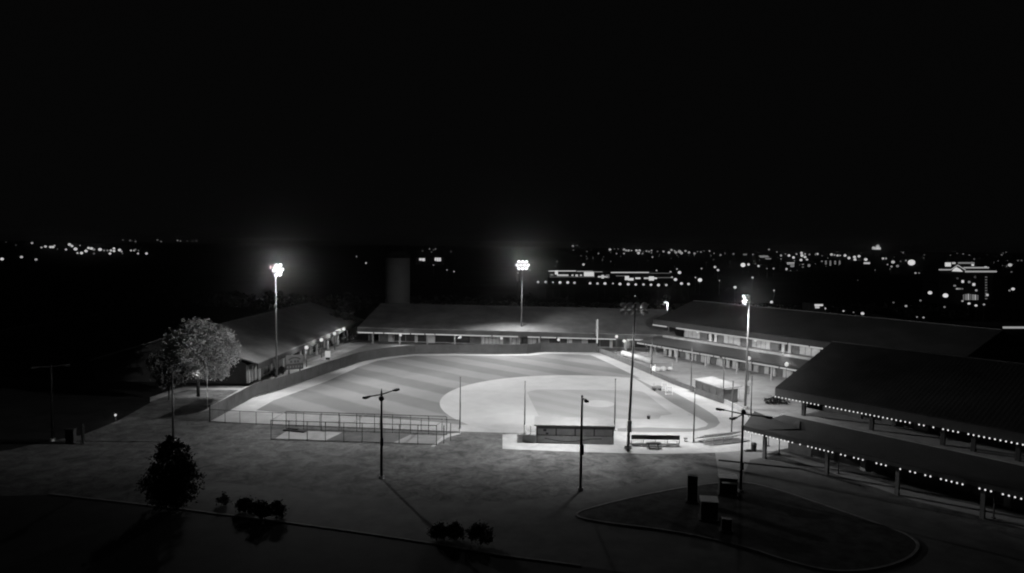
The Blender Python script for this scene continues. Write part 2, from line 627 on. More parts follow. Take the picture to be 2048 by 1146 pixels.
def field_light(base, top_z, lean, face, rows, label, targets, mt, r0=0.21):
    base = Vector((base.x, base.y, 0))
    t = thing('field_light', base, label, 'floodlight', 'field floodlight poles')
    top = base + Vector((lean[0], lean[1], top_z))
    MB().use(mt).tube(base, top, r0, r0 * 0.5, 14).build('pole', t, True)
    MB().use('concrete').tube(base, base + Vector((0, 0, 0.5)), 0.5, 0.45, 14).build('footing', t)
    f = Vector((face[0], face[1], 0)).normalized()
    sd = Vector((-f.y, f.x, 0))
    width = max(w_ for _, w_ in rows)
    for rI, (cols, rw) in enumerate(rows):
        z = top + Vector((0, 0, -0.15 - rI * 0.88))
        MB().use('galv').bar(z - sd * rw / 2 + f * 0.25, z + sd * rw / 2 + f * 0.25, 0.12, 0.14).build('crossarm', t)
        for c in range(cols):
            p = z + f * 0.45 + sd * (rw * ((c + 0.5) / cols - 0.5)) + Vector((0, 0, 0.05))
            aim = (f * 1.0 + sd * 0.35 * ((c + 0.5) / cols - 0.5) * 2 + Vector((0, 0, -0.55))).normalized()
            h = MB().use('galv').tube(p, p + aim * 0.42, 0.2, 0.46, 12).tube(p - aim * 0.3, p, 0.15, 0.15, 8).bar(p, p - f * 0.3 - Vector((0, 0, 0.0)), 0.06, 0.06).build('floodlight', t)
            MB().use('flood_lens').tube(p + aim * 0.425, p + aim * 0.6, 0.455, 0.3, 12).build('lens', h, True)
    MB().use('galv').box(base + Vector((0, 0, 3.2)) + f * -0.42, (0.55, 0.4, 1.5), math.atan2(f.y, f.x) + math.pi / 2).build('control_box', t)
    for k_, (tg, pw, dg) in enumerate(targets):
        spot('flood_beam', top + f * 1.5 + sd * width * ((k_ + .5) / len(targets) - .5) * .8 + Vector((0, 0, -.8)), Vector((tg[0], tg[1], 0)), pw * KW, dg, 1.0, t)
    return t, top


b0 = G(1256, 898)
t0, top0 = field_light(b0, 19.4, (0.5, -0.3), (-0.1, 1.0), [(4, 3.6), (4, 3.6)], 'tall dark floodlight pole beside the near dugout, lamps facing away', [((-10, 100), 44, 92), ((30, 110), 48, 110), ((-50, 110), 100, 60), ((12, 90), 19, 92), ((35, 91), 12, 50), ((-22, 172), 55, 32), ((6, 172), 55, 32), ((4, 85), 9, 70), ((0, 120), 47, 60)], 'grey_steel')
b1 = G(1490, 818)
t1, top1 = field_light(b1, 19.0, (0.15, 0, 0), (-1.0, 0.15), [(2, 1.6), (2, 1.6)], 'shorter lit floodlight pole rising behind the far dugout', [((30, 160), 79, 110), ((40, 120), 22, 92), ((10, 120), 43, 60), ((-10, 140), 24, 60)], 'pole_steel')
b2 = G(553.5, 759)
t2, top2 = field_light(b2, 22.6, (-0.1, 0), (0.85, -0.5), [(2, 1.8), (3, 2.7), (2, 1.8)], 'lit floodlight pole standing by the scoreboard', [((40, 140), 130, 110), ((-30, 120), 33, 76), ((-30, 160), 45, 60), ((40, 150), 110, 60), ((-30, 110), 45, 60), ((-51, 139), 12, 90), ((-49, 121), 42, 50), ((37, 87), 140, 20)], 'pole_steel')
b3 = G(1042, 692.5)
t3, top3 = field_light(b3, 22.7, (0.1, 0), (0.05, -1.0), [(3, 2.7), (4, 3.6), (3, 2.7)], 'lit floodlight pole with the broadest glow, behind the centre outfield fence', [((0, 170), 64, 110), ((40, 150), 138, 60), ((0, 160), 40, 60), ((22, 190), 9, 66)], 'pole_steel')
def halo_spot(t, p, aim, power):  # extra spots added to raise the halos round the lamp banks
    spot('flood_halo', p, Vector(p) + Vector(aim) * 10, power, 112, 0.8, t)


halo_spot(t2, top2 + Vector((.9, -.6, -.7)), (.6, -.8, -.1), 11 * KW)
halo_spot(t3, top3 + Vector((0, -1.0, -.7)), (0, -1, -.1), 13 * KW)
halo_spot(t1, top1 + Vector((-.8, -.4, -.7)), (-.5, -.8, -.1), 7 * KW)

# ------------------------------------------------------------ netting poles
def make_net_pole():
    t = thing('netting_pole', (0, 0, 0), '', 'pole', 'dark poles that carry the ball netting')
    MB().use('dark_metal').tube((0, 0, 0), (0, 0, 7.55), 0.10, 0.075, 10).build('pole', t, True)
    MB().use('dark_metal').ball((0, 0, 7.58), 0.11, 8, 0.6).build('cap', t)
    MB().use('concrete').tube((0, 0, 0), (0, 0, 0.12), 0.25, 0.25, 10).build('footing', t)
    return t


np_list = [((920, 857), 'dark netting pole at the end of the chain link fence by the curved path'),
           ((1049, 868), 'dark netting pole just left of the near dugout'),
           ((1229, 861), 'dark netting pole rising from behind the right end of the near dugout'),
           ((1387, 885), 'dark netting pole between the bleacher and the angled stand'),
           ((1463, 866), 'dark netting pole standing behind the angled stand'),
           ((1501, 851), 'dark netting pole against the tip of the lower canopy roof'),
           ((1446, 806), 'dark netting pole at the near corner of the far dugout'),
           ((1382, 774), 'grey netting pole just beyond the far dugout, by the padded wall'),
           ((1303, 748), 'grey netting pole at the gate end of the padded wall')]
proto = make_net_pole()
for i, ((x, y), lab) in enumerate(np_list):
    o = proto if i == 0 else copy_tree(proto)
    o.location = G(x, y, 0.03)
    o['label'] = lab
fp = G(1194, 703)
t = thing('foul_pole', fp, 'pale foul pole at the far right corner of the outfield fence', 'foul pole')
MB().use('pale_metal').tube(fp, fp + Vector((0, 0, 8.2)), 0.16, 0.14, 10).build('pole', t)
MB().use('pale_metal').bar(fp + Vector((-0.3, 0, 4)), fp + Vector((-0.3, 0, 8.1)), 0.04, 0.5).build('wing', t)
wp = G(1500.5, 898)
t = thing('slim_post', wp, 'slim white post beside the trash can on the concrete', 'post')
MB().use('white_paint').tube(wp, wp + Vector((0.05, 0, 4.4)), 0.06, 0.05, 8).build('pole', t)
MB().use('galv').tube(wp, wp + Vector((0, 0, 0.06)), 0.3, 0.3, 10).build('base_plate', t)

# ------------------------------------------------------------------ fences
def along(pts, step):
    out = []
    for a, b in zip(pts[:-1], pts[1:]):
        L = (b - a).length
        k = max(1, round(L / step))
        for i in range(k):
            out.append(a + (b - a) * (i / k))
    out.append(pts[-1])
    return out


t = thing('outfield_fence', FENCE[0], 'long dark windscreen fence curving round the outfield', 'fence')
for a, b in zip(FENCE[:-1], FENCE[1:]):
    m_ = MB().use('screen')
    k = max(1, round((b - a).length / 3.0))
    for i in range(k):      # sagging fabric between posts
        p, q = a + (b - a) * (i / k), a + (b - a) * ((i + 1) / k)
        m_.bar(p + Vector((0, 0, 1.12)), q + Vector((0, 0, 1.12)), 0.03, 2.16)
    m_.build('windscreen', t)
for p in along(FENCE, 3.0):
    MB().use('fence_post').tube(p, p + Vector((0, 0, 2.28)), 0.045, 0.045, 6).build('post', t)
MB().use('black_paint').tube(FENCE[0], FENCE[0] + Vector((0, 0, 2.5)), .12, .12, 8).build('corner_post', t)
rail = MB().use('fence_post')
for a, b in zip(FENCE[:-1], FENCE[1:]):
    rail.tube(a + Vector((0, 0, 2.25)), b + Vector((0, 0, 2.25)), 0.04, 0.04, 6)
rail.build('top_rail', t)

near = px_poly([(421, 844), (480, 848), (545, 851), (640, 855), (760, 859), (884, 865), (919, 867)])
t = thing('chain_link_fence', near[0], 'low see-through chain link fence along the near side of the left field', 'fence')
for p in along(near, 3.0):
    MB().use('dark_metal').tube(p, p + Vector((0, 0, 1.95)), 0.045, 0.045, 6).build('post', t)
for zz, nm in ((1.93, 'top_rail'), (0.12, 'bottom_rail')):
    r_ = MB().use('dark_metal')
    for a, b in zip(near[:-1], near[1:]):
        r_.tube(a + Vector((0, 0, zz)), b + Vector((0, 0, zz)), 0.04, 0.04, 6)
    r_.build(nm, t)
r_ = MB().use('chain_link')
for a, b in zip(near[:-1], near[1:]):
    r_.face([a + Vector((0, 0, .14)), b + Vector((0, 0, .14)), b + Vector((0, 0, 1.9)), a + Vector((0, 0, 1.9))])
r_.build('wire_mesh', t)

# padded walls along the far foul line
def pad_wall(pts, h, label, m='pad'):
    t = thing('padded_wall', pts[0], label, 'wall')
    for p in along(pts, 3.0)[:-1]:
        MB().use('galv').tube(p, p + Vector((0, 0, h + 0.05)), 0.05, 0.05, 6).build('post', t)
    for a, b in zip(pts[:-1], pts[1:]):
        k = max(1, round((b - a).length / 2.4))
        for i in range(k):
            p, q = a + (b - a) * (i / k), a + (b - a) * ((i + 0.985) / k)
            MB().use(m).bar(p + Vector((0, 0, h / 2 + .05)), q + Vector((0, 0, h / 2 + .05)), 0.16, h).build('pad', t)
    return t


pad_wall(px_poly([(1199, 706), (1250, 727), (1302, 749)]), 1.25, 'grey padded wall from the foul pole to the gate')
pad_wall(px_poly([(1305, 750), (1345, 768), (1388, 784)]), 0.9, 'darker low padded wall between the gate and the far dugout')
pad_wall(px_poly([(1449, 808), (1470, 818), (1490, 828)]), 0.8, 'pale low wall just past the far dugout', 'concrete')
gp = G(1306, 748)
t = thing('gate', gp, 'white gate at the break in the padded wall', 'gate')
for k in (-0.45, 0.45):
    MB().use('white_paint').tube(gp + Vector((k, 0.3, 0)), gp + Vector((k, 0.3, 2.0)), 0.07, 0.07, 8).build('gate_post', t)
MB().use('white_paint').box(gp + Vector((0, 0.3, 0.9)), (0.7, 0.05, 1.5)).build('leaf', t)

# --------------------------------------------------------------- batting cage
t = thing('batting_cage', G(542, 879), 'long low batting cage of dark pipe in front of the chain link fence', 'batting cage')
c0, c1 = G(542, 879), G(873, 890)
e0, e1 = c0 + Vector((0.4, 5.2, 0)), c1 + Vector((0.9, 5.0, 0))
hc = 2.65
net = MB().use('cage_net')
for (a, b) in ((c0, c1), (e0, e1)):
    k = 9
    for i in range(k + 1):
        p = a + (b - a) * (i / k)
        MB().use('dark_metal').tube(p, p + Vector((0, 0, hc)), 0.05, 0.05, 6).build('post', t)
    MB().use('dark_metal').tube(a + Vector((0, 0, hc)), b + Vector((0, 0, hc)), 0.05, 0.05, 6).build('top_rail', t)
    MB().use('dark_metal').tube(a + Vector((0, 0, .08)), b + Vector((0, 0, .08)), 0.04, 0.04, 6).build('bottom_rail', t)
    net.face([a + Vector((0, 0, .1)), b + Vector((0, 0, .1)), b + Vector((0, 0, hc)), a + Vector((0, 0, hc))])
for a, b in ((c0, e0), (c1, e1), (c0.lerp(c1, .5), e0.lerp(e1, .5))):
    MB().use('dark_metal').tube(a + Vector((0, 0, hc)), b + Vector((0, 0, hc)), 0.05, 0.05, 6).build('cross_rail', t)
net.build('netting', t)
# gate bay at the right end
for p in (c1 + Vector((0.9, 0.8, 0)), c1 + Vector((1.7, 2.0, 0))):
    MB().use('dark_metal').tube(p, p + Vector((0, 0, 2.5)), 0.06, 0.06, 6).build('gate_post', t)
struct(MB().use('concrete').sheet([tuple(p)[:2] for p in (c0 + Vector((.4, .5, 0)), c0.lerp(c1, .33) + Vector((0, .4, 0)), e0.lerp(e1, .36) - Vector((0, .5, 0)), e0 + Vector((.4, -.4, 0)))], 0.014), 'cage_pad')
struct(MB().use('cage_turf').sheet([tuple(p)[:2] for p in (c0.lerp(c1, .33) + Vector((0, .4, 0)), c0.lerp(c1, .74) + Vector((0, .4, 0)), e0.lerp(e1, .78) - Vector((0, .5, 0)), e0.lerp(e1, .36) - Vector((0, .5, 0)))], 0.0145), 'cage_lawn')
struct(MB().use('plaza').sheet([tuple(p)[:2] for p in (c0.lerp(c1, .74) + Vector((0, .4, 0)), c1 + Vector((-.4, .4, 0)), e1 - Vector((.4, .5, 0)), e0.lerp(e1, .78) - Vector((0, .5, 0)))], 0.015), 'cage_floor')
a = G(570, 860)
b = G(612, 864)
mb = MB().use('rubber')
mb.bar(a + Vector((0, 0, .1)), b + Vector((0, 0, .1)), 1.1, 0.12)
mb.bar(a + Vector((0.3, .2, .22)), a.lerp(b, .6) + Vector((0, .3, .22)), 0.5, 0.1)
solo(mb, 'rubber_mat', a.lerp(b, .5), 'dark rubber mats lying on the pale floor of the batting cage', 'mat')

# ------------------------------------------------------------------- dugouts
def dugout(bl, br, depth, h, label, facing, mural, name='dugout'):
    """bl->br is the visible long side on the ground; depth is the vector to the far side."""
    t = thing(name, bl, label, 'dugout', 'team dugouts')
    u = (br - bl)
    L = u.length
    u = u / L
    dv = Vector(depth)
    dn = dv.normalized()
    Z = Vector((0, 0, 1))
    wm = 'dugout_panel' if mural else 'pad'
    em = 'dugout_panel' if mural else 'wall_dark'
    # low plinth wall
    MB().use(wm).bar(bl + Z * .55, br + Z * .55, 0.2, 1.1).build('back_wall', t)
    # inset panels between posts
    k = 4
    for i in range(k):
        p, q = bl + u * (L * i / k + .08), bl + u * (L * (i + 1) / k - .08)
        MB().use('dugout_panel' if mural else 'dugout_dark').bar(p + Z * 1.62 + dn * .06, q + Z * 1.62 + dn * .06, 0.05, 1.0).build('screen_panel', t)
    for i in range(k + 1):
        p = bl + u * (L * i / k)
        MB().use('dugout_dark').bar(p + dn * .02, p + dn * .02 + Z * h, 0.16, 0.22).build('post', t)
        p2 = p + dv
        MB().use('galv').tube(p2, p2 + Z * h, 0.07, 0.07, 8).build('front_post', t)
    MB().use('dugout_dark').bar(bl + Z * (h - .2), br + Z * (h - .2), 0.18, 0.38).build('header', t)
    for e, s_ in ((bl, 1), (br, -1)):
        MB().use(em).bar(e + u * .12 * s_ + dn * .15 + Z * h * .48, e + u * .12 * s_ + dv * 0.9 + Z * h * .48, 0.15, h * .94).build('end_wall', t)
    r0, r1 = bl - u * .45 - dn * .3, br + u * .2 - dn * .3
    r2, r3 = br + u * .2 + dv * 1.12, bl - u * .45 + dv * 1.12
    ze, zf = h + .02, h + .28
    MB().use('dugout_roof').hexa([r0 + Z * ze, r1 + Z * ze, r2 + Z * zf, r3 + Z * zf, r0 + Z * (ze + .14), r1 + Z * (ze + .14), r2 + Z * (zf + .14), r3 + Z * (zf + .14)]).build('roof', t)
    bn = MB().use('pale_metal').bar(bl + u * .6 + dn * .6 + Z * .48, br - u * .6 + dn * .6 + Z * .48, 0.35, 0.05)
    for i in range(5):
        p = bl + u * (.8 + (L - 1.6) * i / 4) + dn * .6
        bn.tube(p, p + Z * .46, 0.04, 0.04, 6)
    bn.build('bench', t)
    if mural:      # sweeping pale stripe painted across the lower wall
        for q_, (amp, zc, mm) in enumerate(((0.42, 1.02, 'dugout_line'), (0.5, 0.72, 'dugout_dark'))):
            m_ = MB().use(mm)
            N = 24
            for i in range(N):
                def pt(f_):
                    return bl + u * (L * (.10 + .75 * f_)) - dn * (.106 + .004 * q_) + Z * (zc - amp * math.sin(math.pi * min(1, f_ * 1.25)) * .8 + (.25 * max(0, f_ - .8)))
                a_, b_ = pt(i / N), pt((i + 1) / N)
                a_.z = min(a_.z, 1.02)
                b_.z = min(b_.z, 1.02)
                w_ = Z * .055
                m_.face([a_ - w_, b_ - w_, b_ + w_, a_ + w_])
            m_.build('painted_sweep', t)
        for fx, zz, rr in ((.1, 1.8, .22), (.13, 1.35, .18)):
            MB().use('dugout_dark').box(bl + u * (L * fx) - dn * .02 + Z * zz, (rr * 2, .1, rr * 1.3), math.atan2(u.y, u.x)).build('banner', t)
    return t


d0, d1 = G(1074, 886), G(1226, 889)
dugout(d0, d1, (0.2, 3.0, 0), 2.42, 'near dugout with a pale flat roof and dark back wall on the concrete pad', None, True)
lw0 = G(1045, 884)
t = thing('low_wall', lw0, 'low dark wall with a pale rail joining the left end of the near dugout', 'wall')
MB().use('dugout_panel').bar(lw0 + Vector((0, 0, .5)), d0 + Vector((-.3, 0, .5)), 0.2, 1.0).build('wall', t)
for k in (0.15, 0.55, 0.95):
    p = lw0.lerp(d0, k) + Vector((0, .3, 0))
    MB().use('white_paint').tube(p, p + Vector((0, 0, 2.3)), 0.05, 0.05, 6).build('post', t)
MB().use('white_paint').tube(lw0 + Vector((.3, .3, 1.5)), d0 + Vector((-.2, .3, 1.5)), 0.035, 0.035, 6).build('rail', t)
f0, f1 = G(1391, 787), G(1446, 807)
uu = (f1 - f0).normalized()
dugout(f0, f1, Vector((-uu.y, uu.x, 0)) * 3.3 if (-uu.y) > 0 else Vector((uu.y, -uu.x, 0)) * 3.3, 2.5, 'far dugout with a bright roof and open dark front near the plaza', None, False)

# --------------------------------------------------------- stands and seats
def bleacher(p, q, rows, label, back, rise, name='bleacher'):
    sm = 'pale_metal' if back else 'stand_grey'
    t = thing(name, p, label, 'bleachers', 'spectator stands by the backstop')
    u = (q - p)
    L = u.length
    u = u / L
    n_ = Vector((-u.y, u.x, 0))
    if n_.y < 0:
        n_ = -n_
    Z = Vector((0, 0, 1))
    for i in range(rows):       # lowest row is the one nearest the field
        z = .42 + rise * (rows - 1 - i)
        o_ = n_ * (.7 * i)
        MB().use(sm).bar(p + o_ + Z * z, q + o_ + Z * z, 0.3, 0.06).build('seat', t)
        MB().use('galv').bar(p + o_ - n_ * .33 + Z * (z - .32), q + o_ - n_ * .33 + Z * (z - .32), 0.3, 0.05).build('footboard', t)
    k = max(3, round(L / 1.6))
    for i in range(k + 1):
        a_ = p + u * (L * i / k)
        f = MB().use('galv')
        zt = .4 + rise * (rows - 1)
        f.tube(a_, a_ + Z * zt, .04, .04, 6)
        f.tube(a_ + Z * zt * .98, a_ + n_ * .7 * (rows - 1) + Z * .4, .035, .035, 6)
        f.tube(a_ + n_ * .7 * (rows - 1), a_ + n_ * .7 * (rows - 1) + Z * .4, .04, .04, 6)
        f.build('frame', t)
    if back:
        zt = .42 + rise * (rows - 1)
        MB().use('pad').bar(p - n_ * .3 + Z * (zt + .5), q - n_ * .3 + Z * (zt + .5), 0.08, .62).build('back_panel', t)
        for i in range(k + 1):
            a_ = p + u * (L * i / k) - n_ * .22
            MB().use('dark_metal').tube(a_ + Z * (zt - .35), a_ + Z * (zt + .8), .03, .03, 6).build('back_post', t)
    return t


bleacher(G(1262, 892), G(1358, 893.5), 3, 'low bleacher with a long dark back panel beside the near floodlight pole', True, 0.2)
bleacher(G(1408, 891), G(1484, 882), 4, 'angled stand of pale bench rows behind home plate', False, 0.32)
p = G(1307, 897)
t = thing('picnic_table', p, 'dark picnic table on the pad in front of the low bleacher', 'picnic table')
MB().use('dark_metal').box(p + Vector((0, 0, .76)), (1.9, .75, .06)).build('tabletop', t)
for k in (-.62, .62):
    MB().use('dark_metal').box(p + Vector((0, k, .45)), (1.9, .28, .05)).build('bench', t)
for k in (-.6, .6):
    MB().use('dark_metal').bar(p + Vector((k, -.7, 0)), p + Vector((k, .3, .74)), .08, .06).bar(p + Vector((k, .7, 0)), p + Vector((k, -.3, .74)), .08, .06).bar(p + Vector((k, -.62, .4)), p + Vector((k, .62, .4)), .05, .07).build('leg', t)
p = G(1507.5, 902)
t = thing('trash_can', p, 'dark round trash can standing on the pale concrete', 'trash can')
MB().use('black_paint').tube(p, p + Vector((0, 0, .95)), .33, .37, 14).build('body', t)
MB().use('black_paint').tube(p + Vector((0, 0, .96)), p + Vector((0, 0, 1.14)), .39, .2, 14).build('lid', t)
p = G(1497, 903)
solo(MB().use('black_paint').slab([(p.x - .5, p.y - .25), (p.x + .5, p.y - .25), (p.x + .5, p.y + .25), (p.x - .5, p.y + .25)], .02, .14).box(p + Vector((0, 0, .2)), (.6, .3, .12)), 'weight_block', p, 'flat dark block at the foot of the slim white post', 'block')
p = G(1297, 838)
t = thing('ball_bucket', p, 'small dark bucket alone on the infield grass', 'bucket')
MB().use('black_paint').tube(p, p + Vector((0, 0, .5)), .22, .28, 12).build('body', t)
MB().use('dark_metal').tube(p + Vector((-.26, 0, .5)), p + Vector((0, 0, .72)), .015, .015, 6).tube(p + Vector((.26, 0, .5)), p + Vector((0, 0, .72)), .015, .015, 6).build('handle', t)
p = G(1371, 883)
t = thing('stool', p, 'small grey round stool between the bleacher and the angled stand', 'stool')
MB().use('dark_metal').tube(p + Vector((0, 0, .42)), p + Vector((0, 0, .5)), .28, .28, 12).build('seat', t)
for k in range(3):
    a_ = 2.1 * k
    MB().use('dark_metal').tube(p + Vector((.2 * math.cos(a_), .2 * math.sin(a_), 0)), p + Vector((.12 * math.cos(a_), .12 * math.sin(a_), .42)), .025, .025, 6).build('leg', t)
# equipment left on the warning track by the far wall
p = G(1314, 781)
t = thing('drag_cart', p, 'grey utility cart parked by the padded wall on the far foul line', 'cart')
MB().use('people_cloth').box(p + Vector((0, 0, .62)), (1.7, 1.0, .35), .5).build('tray', t)
MB().use('dark_metal').bar(p + Vector((-.7, -.5, .85)), p + Vector((-.7, -.5, 1.35)), .05, .05).bar(p + Vector((-.7, -.5, 1.35)), p + Vector((-.4, .4, 1.35)), .05, .05).build('handle', t)
for k in ((-.6, -.6), (.6, -.1), (-.6, .2), (.5, .7)):
    q = p + Vector((k[0], k[1], .24))
    MB().use('rubber').tube(q + Vector((0, -.08, 0)), q + Vector((0, .08, 0)), .24, .24, 12).build('wheel', t)
for (x, y, w_, lab) in ((1329, 782, .5, 'pale upright pitching screen nearest the utility cart'), (1338, 789, .6, 'pale pitching screen leaning further along the track from the cart')):
    p = G(x, y)
    t = thing('pitching_screen', p, lab, 'screen', 'pitching screens on the far track')
    f = MB().use('pale_metal')
    for a_, b_ in (((-w_, 0, 0), (-w_, 0, 1.5)), ((w_, 0, 0), (w_, 0, 1.5)), ((-w_, 0, 1.5), (w_, 0, 1.5)), ((-w_, 0, .1), (w_, 0, .1)), ((-w_, -.5, .04), (-w_, .5, .04)), ((w_, -.5, .04), (w_, .5, .04))):
        f.tube(p + Vector(a_), p + Vector(b_), .04, .04, 6)
    f.build('frame', t)
    n_ = MB().use('chain_link')
    n_.face([p + Vector(k) for k in ((-w_, 0, .1), (w_, 0, .1), (w_, 0, 1.5), (-w_, 0, 1.5))])
    n_.build('netting', t)
# white stacks near the plaza
p = G(1324, 741)
t = thing('covered_stack', p, 'white tarpaulin heap on the plaza behind the gate', 'tarpaulin')
mb = MB().use('heap_sheet')
for i in range(7):
    mb.ball(p + Vector((R.uniform(-1.8, 1.8), R.uniform(-.6, .6), R.uniform(.2, .6))), R.uniform(.5, .9), 9, .7)
mb.build('sheet', t, True)
f = MB().use('galv')
for k in (-2.2, 2.2):
    f.tube(p + Vector((k, 0, 0)), p + Vector((k, 0, 1.8)), .05, .05, 6)
f.tube(p + Vector((-2.2, 0, 1.8)), p + Vector((2.2, 0, 1.8)), .05, .05, 6)
f.build('rack', t)
q0, q1 = G(1246, 712), G(1300, 728)
t = thing('tarp_roll', q0, 'long pale rolled field cover lying beyond the grey padded wall', 'field cover')
MB().use('heap_sheet').tube(q0 + Vector((0, 0, .7)), q1 + Vector((0, 0, .7)), .65, .65, 14).build('roll', t, True)
for k in range(6):
    c = q0.lerp(q1, (k + .5) / 6) + Vector((0, 0, .7))
    d = (q1 - q0).normalized() * .06
    MB().use('galv').tube(c - d, c + d, .68, .68, 14).build('strap', t)

# ---------------------------------------------------- scoreboard and signs
p = G(589, 748)
t = thing('scoreboard', p, 'small dark scoreboard on two legs behind the left outfield fence', 'scoreboard')
rz = math.radians(33)


def LP(x, y, z):
    return p + rotz((x, y, z), rz)


for k in (-1.1, 1.1):
    MB().use('dark_metal').bar(LP(k, 0, 0), LP(k, 0, 3.6), .2, .2).build('leg', t)
MB().use('board').hexa([LP(-1.75, -.15, 1.0), LP(1.75, -.15, 1.0), LP(1.75, .15, 1.0), LP(-1.75, .15, 1.0), LP(-1.75, -.15, 2.1), LP(1.75, -.15, 2.1), LP(1.75, .15, 2.1), LP(-1.75, .15, 2.1)]).build('score_panel', t)
MB().use('board_light').hexa([LP(-1.75, -.14, 2.16), LP(1.75, -.14, 2.16), LP(1.75, .14, 2.16), LP(-1.75, .14, 2.16), LP(-1.75, -.14, 3.9), LP(1.75, -.14, 3.9), LP(1.75, .14, 3.9), LP(-1.75, .14, 3.9)]).build('header_panel', t)
m_ = MB().use('board')
for i in range(12):
    a_, b_ = math.pi * (.15 + .7 * i / 12), math.pi * (.15 + .7 * (i + 1) / 12)
    m_.face([LP(1.5 * math.cos(a_), -.145, 2.55 + 1.0 * math.sin(a_)), LP(1.5 * math.cos(b_), -.145, 2.55 + 1.0 * math.sin(b_)), LP(1.15 * math.cos(b_), -.145, 2.55 + .72 * math.sin(b_)), LP(1.15 * math.cos(a_), -.145, 2.55 + .72 * math.sin(a_))])
for k in (-.7, .1, .7):
    m_.face([LP(k - .22, -.145, 2.35), LP(k + .22, -.145, 2.35), LP(k + .22, -.145, 2.8), LP(k - .22, -.145, 2.8)])
m_.build('header_marks', t)
m_ = MB().use('board_light')
for k in range(6):
    x = -1.4 + k * .56
    m_.face([LP(x - .16, -.155, 1.3), LP(x + .16, -.155, 1.3), LP(x + .16, -.155, 1.75), LP(x - .16, -.155, 1.75)])
m_.build('number_window', t)
p = G(655.5, 720)
t = thing('lit_sign', p, 'small bright white box sign just right of the scoreboard', 'sign')
MB().use('sign_glow').box(p + Vector((0, 0, 1.35)), (1.15, .25, 1.45)).build('face', t)
MB().use('dark_metal').box(p + Vector((0, .02, .3)), (.9, .3, .58)).build('plinth', t)
MB().use('concrete').box(p + Vector((0, -.3, .05)), (2.6, 1.6, .1)).build('base', t)

# --------------------------------------------------------------- street lamps
def lot_lamp(px, py, h, arms, label, extras=(), m='black_paint'):
    p = G(px, py)
    t = thing('street_lamp', p, label, 'street lamp', 'unlit parking lot lamps')
    MB().use('wood_pole' if m == 'wood_pole' else m).tube(p, p + Vector((0, 0, h)), .17, .11, 10).build('pole', t, True)
    MB().use('concrete').tube(p, p + Vector((0, 0, .35)), .33, .3, 12).build('footing', t)
    for (ang, ln, tilt) in arms:
        d = Vector((math.cos(ang), math.sin(ang), 0))
        a0 = p + Vector((0, 0, h - .25))
        a1 = a0 + d * (ln - .8) + Vector((0, 0, tilt))
        a = MB().use(m).tube(a0, a1, .075, .06, 8).build('arm', t)
        hd = MB().use(m)
        s_ = Vector((-d.y, d.x, 0))
        e = a1 + d * .95
        Zv = Vector((0, 0, 1))
        hd.hexa([a1 - s_ * .12 - Zv * .07, a1 + s_ * .12 - Zv * .07, e + s_ * .26 - Zv * .1, e - s_ * .26 - Zv * .1, a1 - s_ * .1 + Zv * .09, a1 + s_ * .1 + Zv * .09, e + s_ * .18 + Zv * .12, e - s_ * .18 + Zv * .12])
        hd.build('lamp_head', t)
        MB().use('glass').box((a1 + e) / 2 - Zv * .12 + d * .15, (.5, .3, .05), ang).build('lens', t)
    for (kind, z, sz) in extras:
        if kind == 'ball':
            MB().use(m).ball(p + Vector((0, -.12, z)), sz, 10).build('camera_dome', t, True)
        elif kind == 'box':
            MB().use(m).box(p + Vector((.06, -.05, z)), (sz, sz, sz * 2.6)).build('junction_box', t)
        elif kind == 'finial':
            MB().use(m).tube(p + Vector((0, 0, h)), p + Vector((0, 0, h + .45)), .09, .02, 8).build('finial', t)
    return t


lot_lamp(763, 957, 10.0, [(math.radians(238), 2.7, .1), (math.radians(58), 2.7, .1)], 'black double arm street lamp in front of the batting cage', [('ball', 9.3, .33), ('box', 4.3, .34), ('finial', 0, 0)])
lot_lamp(1161, 981, 10.6, [(math.radians(-84), 2.2, .1)], 'black single arm street lamp in front of the near dugout', [('box', 4.6, .42)])
lot_lamp(1481, 985, 9.0, [(math.radians(140), 2.9, .1), (math.radians(-38), 3.0, .1), (math.radians(215), 1.9, -.25)], 'black three headed street lamp by the utility cabinets', [('ball', 9.05, .28), ('finial', 0, 0), ('box', 3.0, .3)])
lot_lamp(347, 884, 9.6, [(math.radians(80), 1.4, .1)], 'slender dark street lamp rising behind the dark front tree', [('finial', 0, 0)])
lot_lamp(106, 882, 10.3, [(math.radians(215), 2.0, .05), (math.radians(35), 2.0, .05)], 'faint T shaped lamp post at the far left', [('box', 2.2, .3)], 'wood_pole')
p = G(415, 816)
t = thing('path_post', p, 'thin pale post beside the path under the lit tree', 'post')
MB().use('pale_metal').tube(p, p + Vector((0, 0, 6.6)), .06, .05, 8).build('pole', t)
MB().use('pale_metal').box(p + Vector((0, -.1, 5.8)), (.5, .05, .5)).build('plate', t)


def globe_lamp(p, label, kind, h=3.0, r=.34, w=60):
    """globe on a wall bracket or on its own post; p is the globe centre."""
    p = Vector(p)
    base = p if kind == 'hang' else Vector((p.x, p.y, p.z - h))
    t = thing('globe_lamp', base, label, 'lamp', 'lit globe lamps round the outlet buildings')
    MB().use('globe_glow').ball(p, r, 12).build('globe', t, True)
    if kind == 'hang':
        MB().use('dark_metal').tube(p + Vector((0, 0, r)), p + Vector((0, 0, r + .4)), .04, .04, 6).build('stem', t)
    else:
        MB().use('dark_metal').tube(base, p - Vector((0, 0, r * .8)), .08, .05, 8).build('post', t)
    point('globe_light', p + Vector((0, -r - .15, 0)), w * 9, t, .2)
    return t


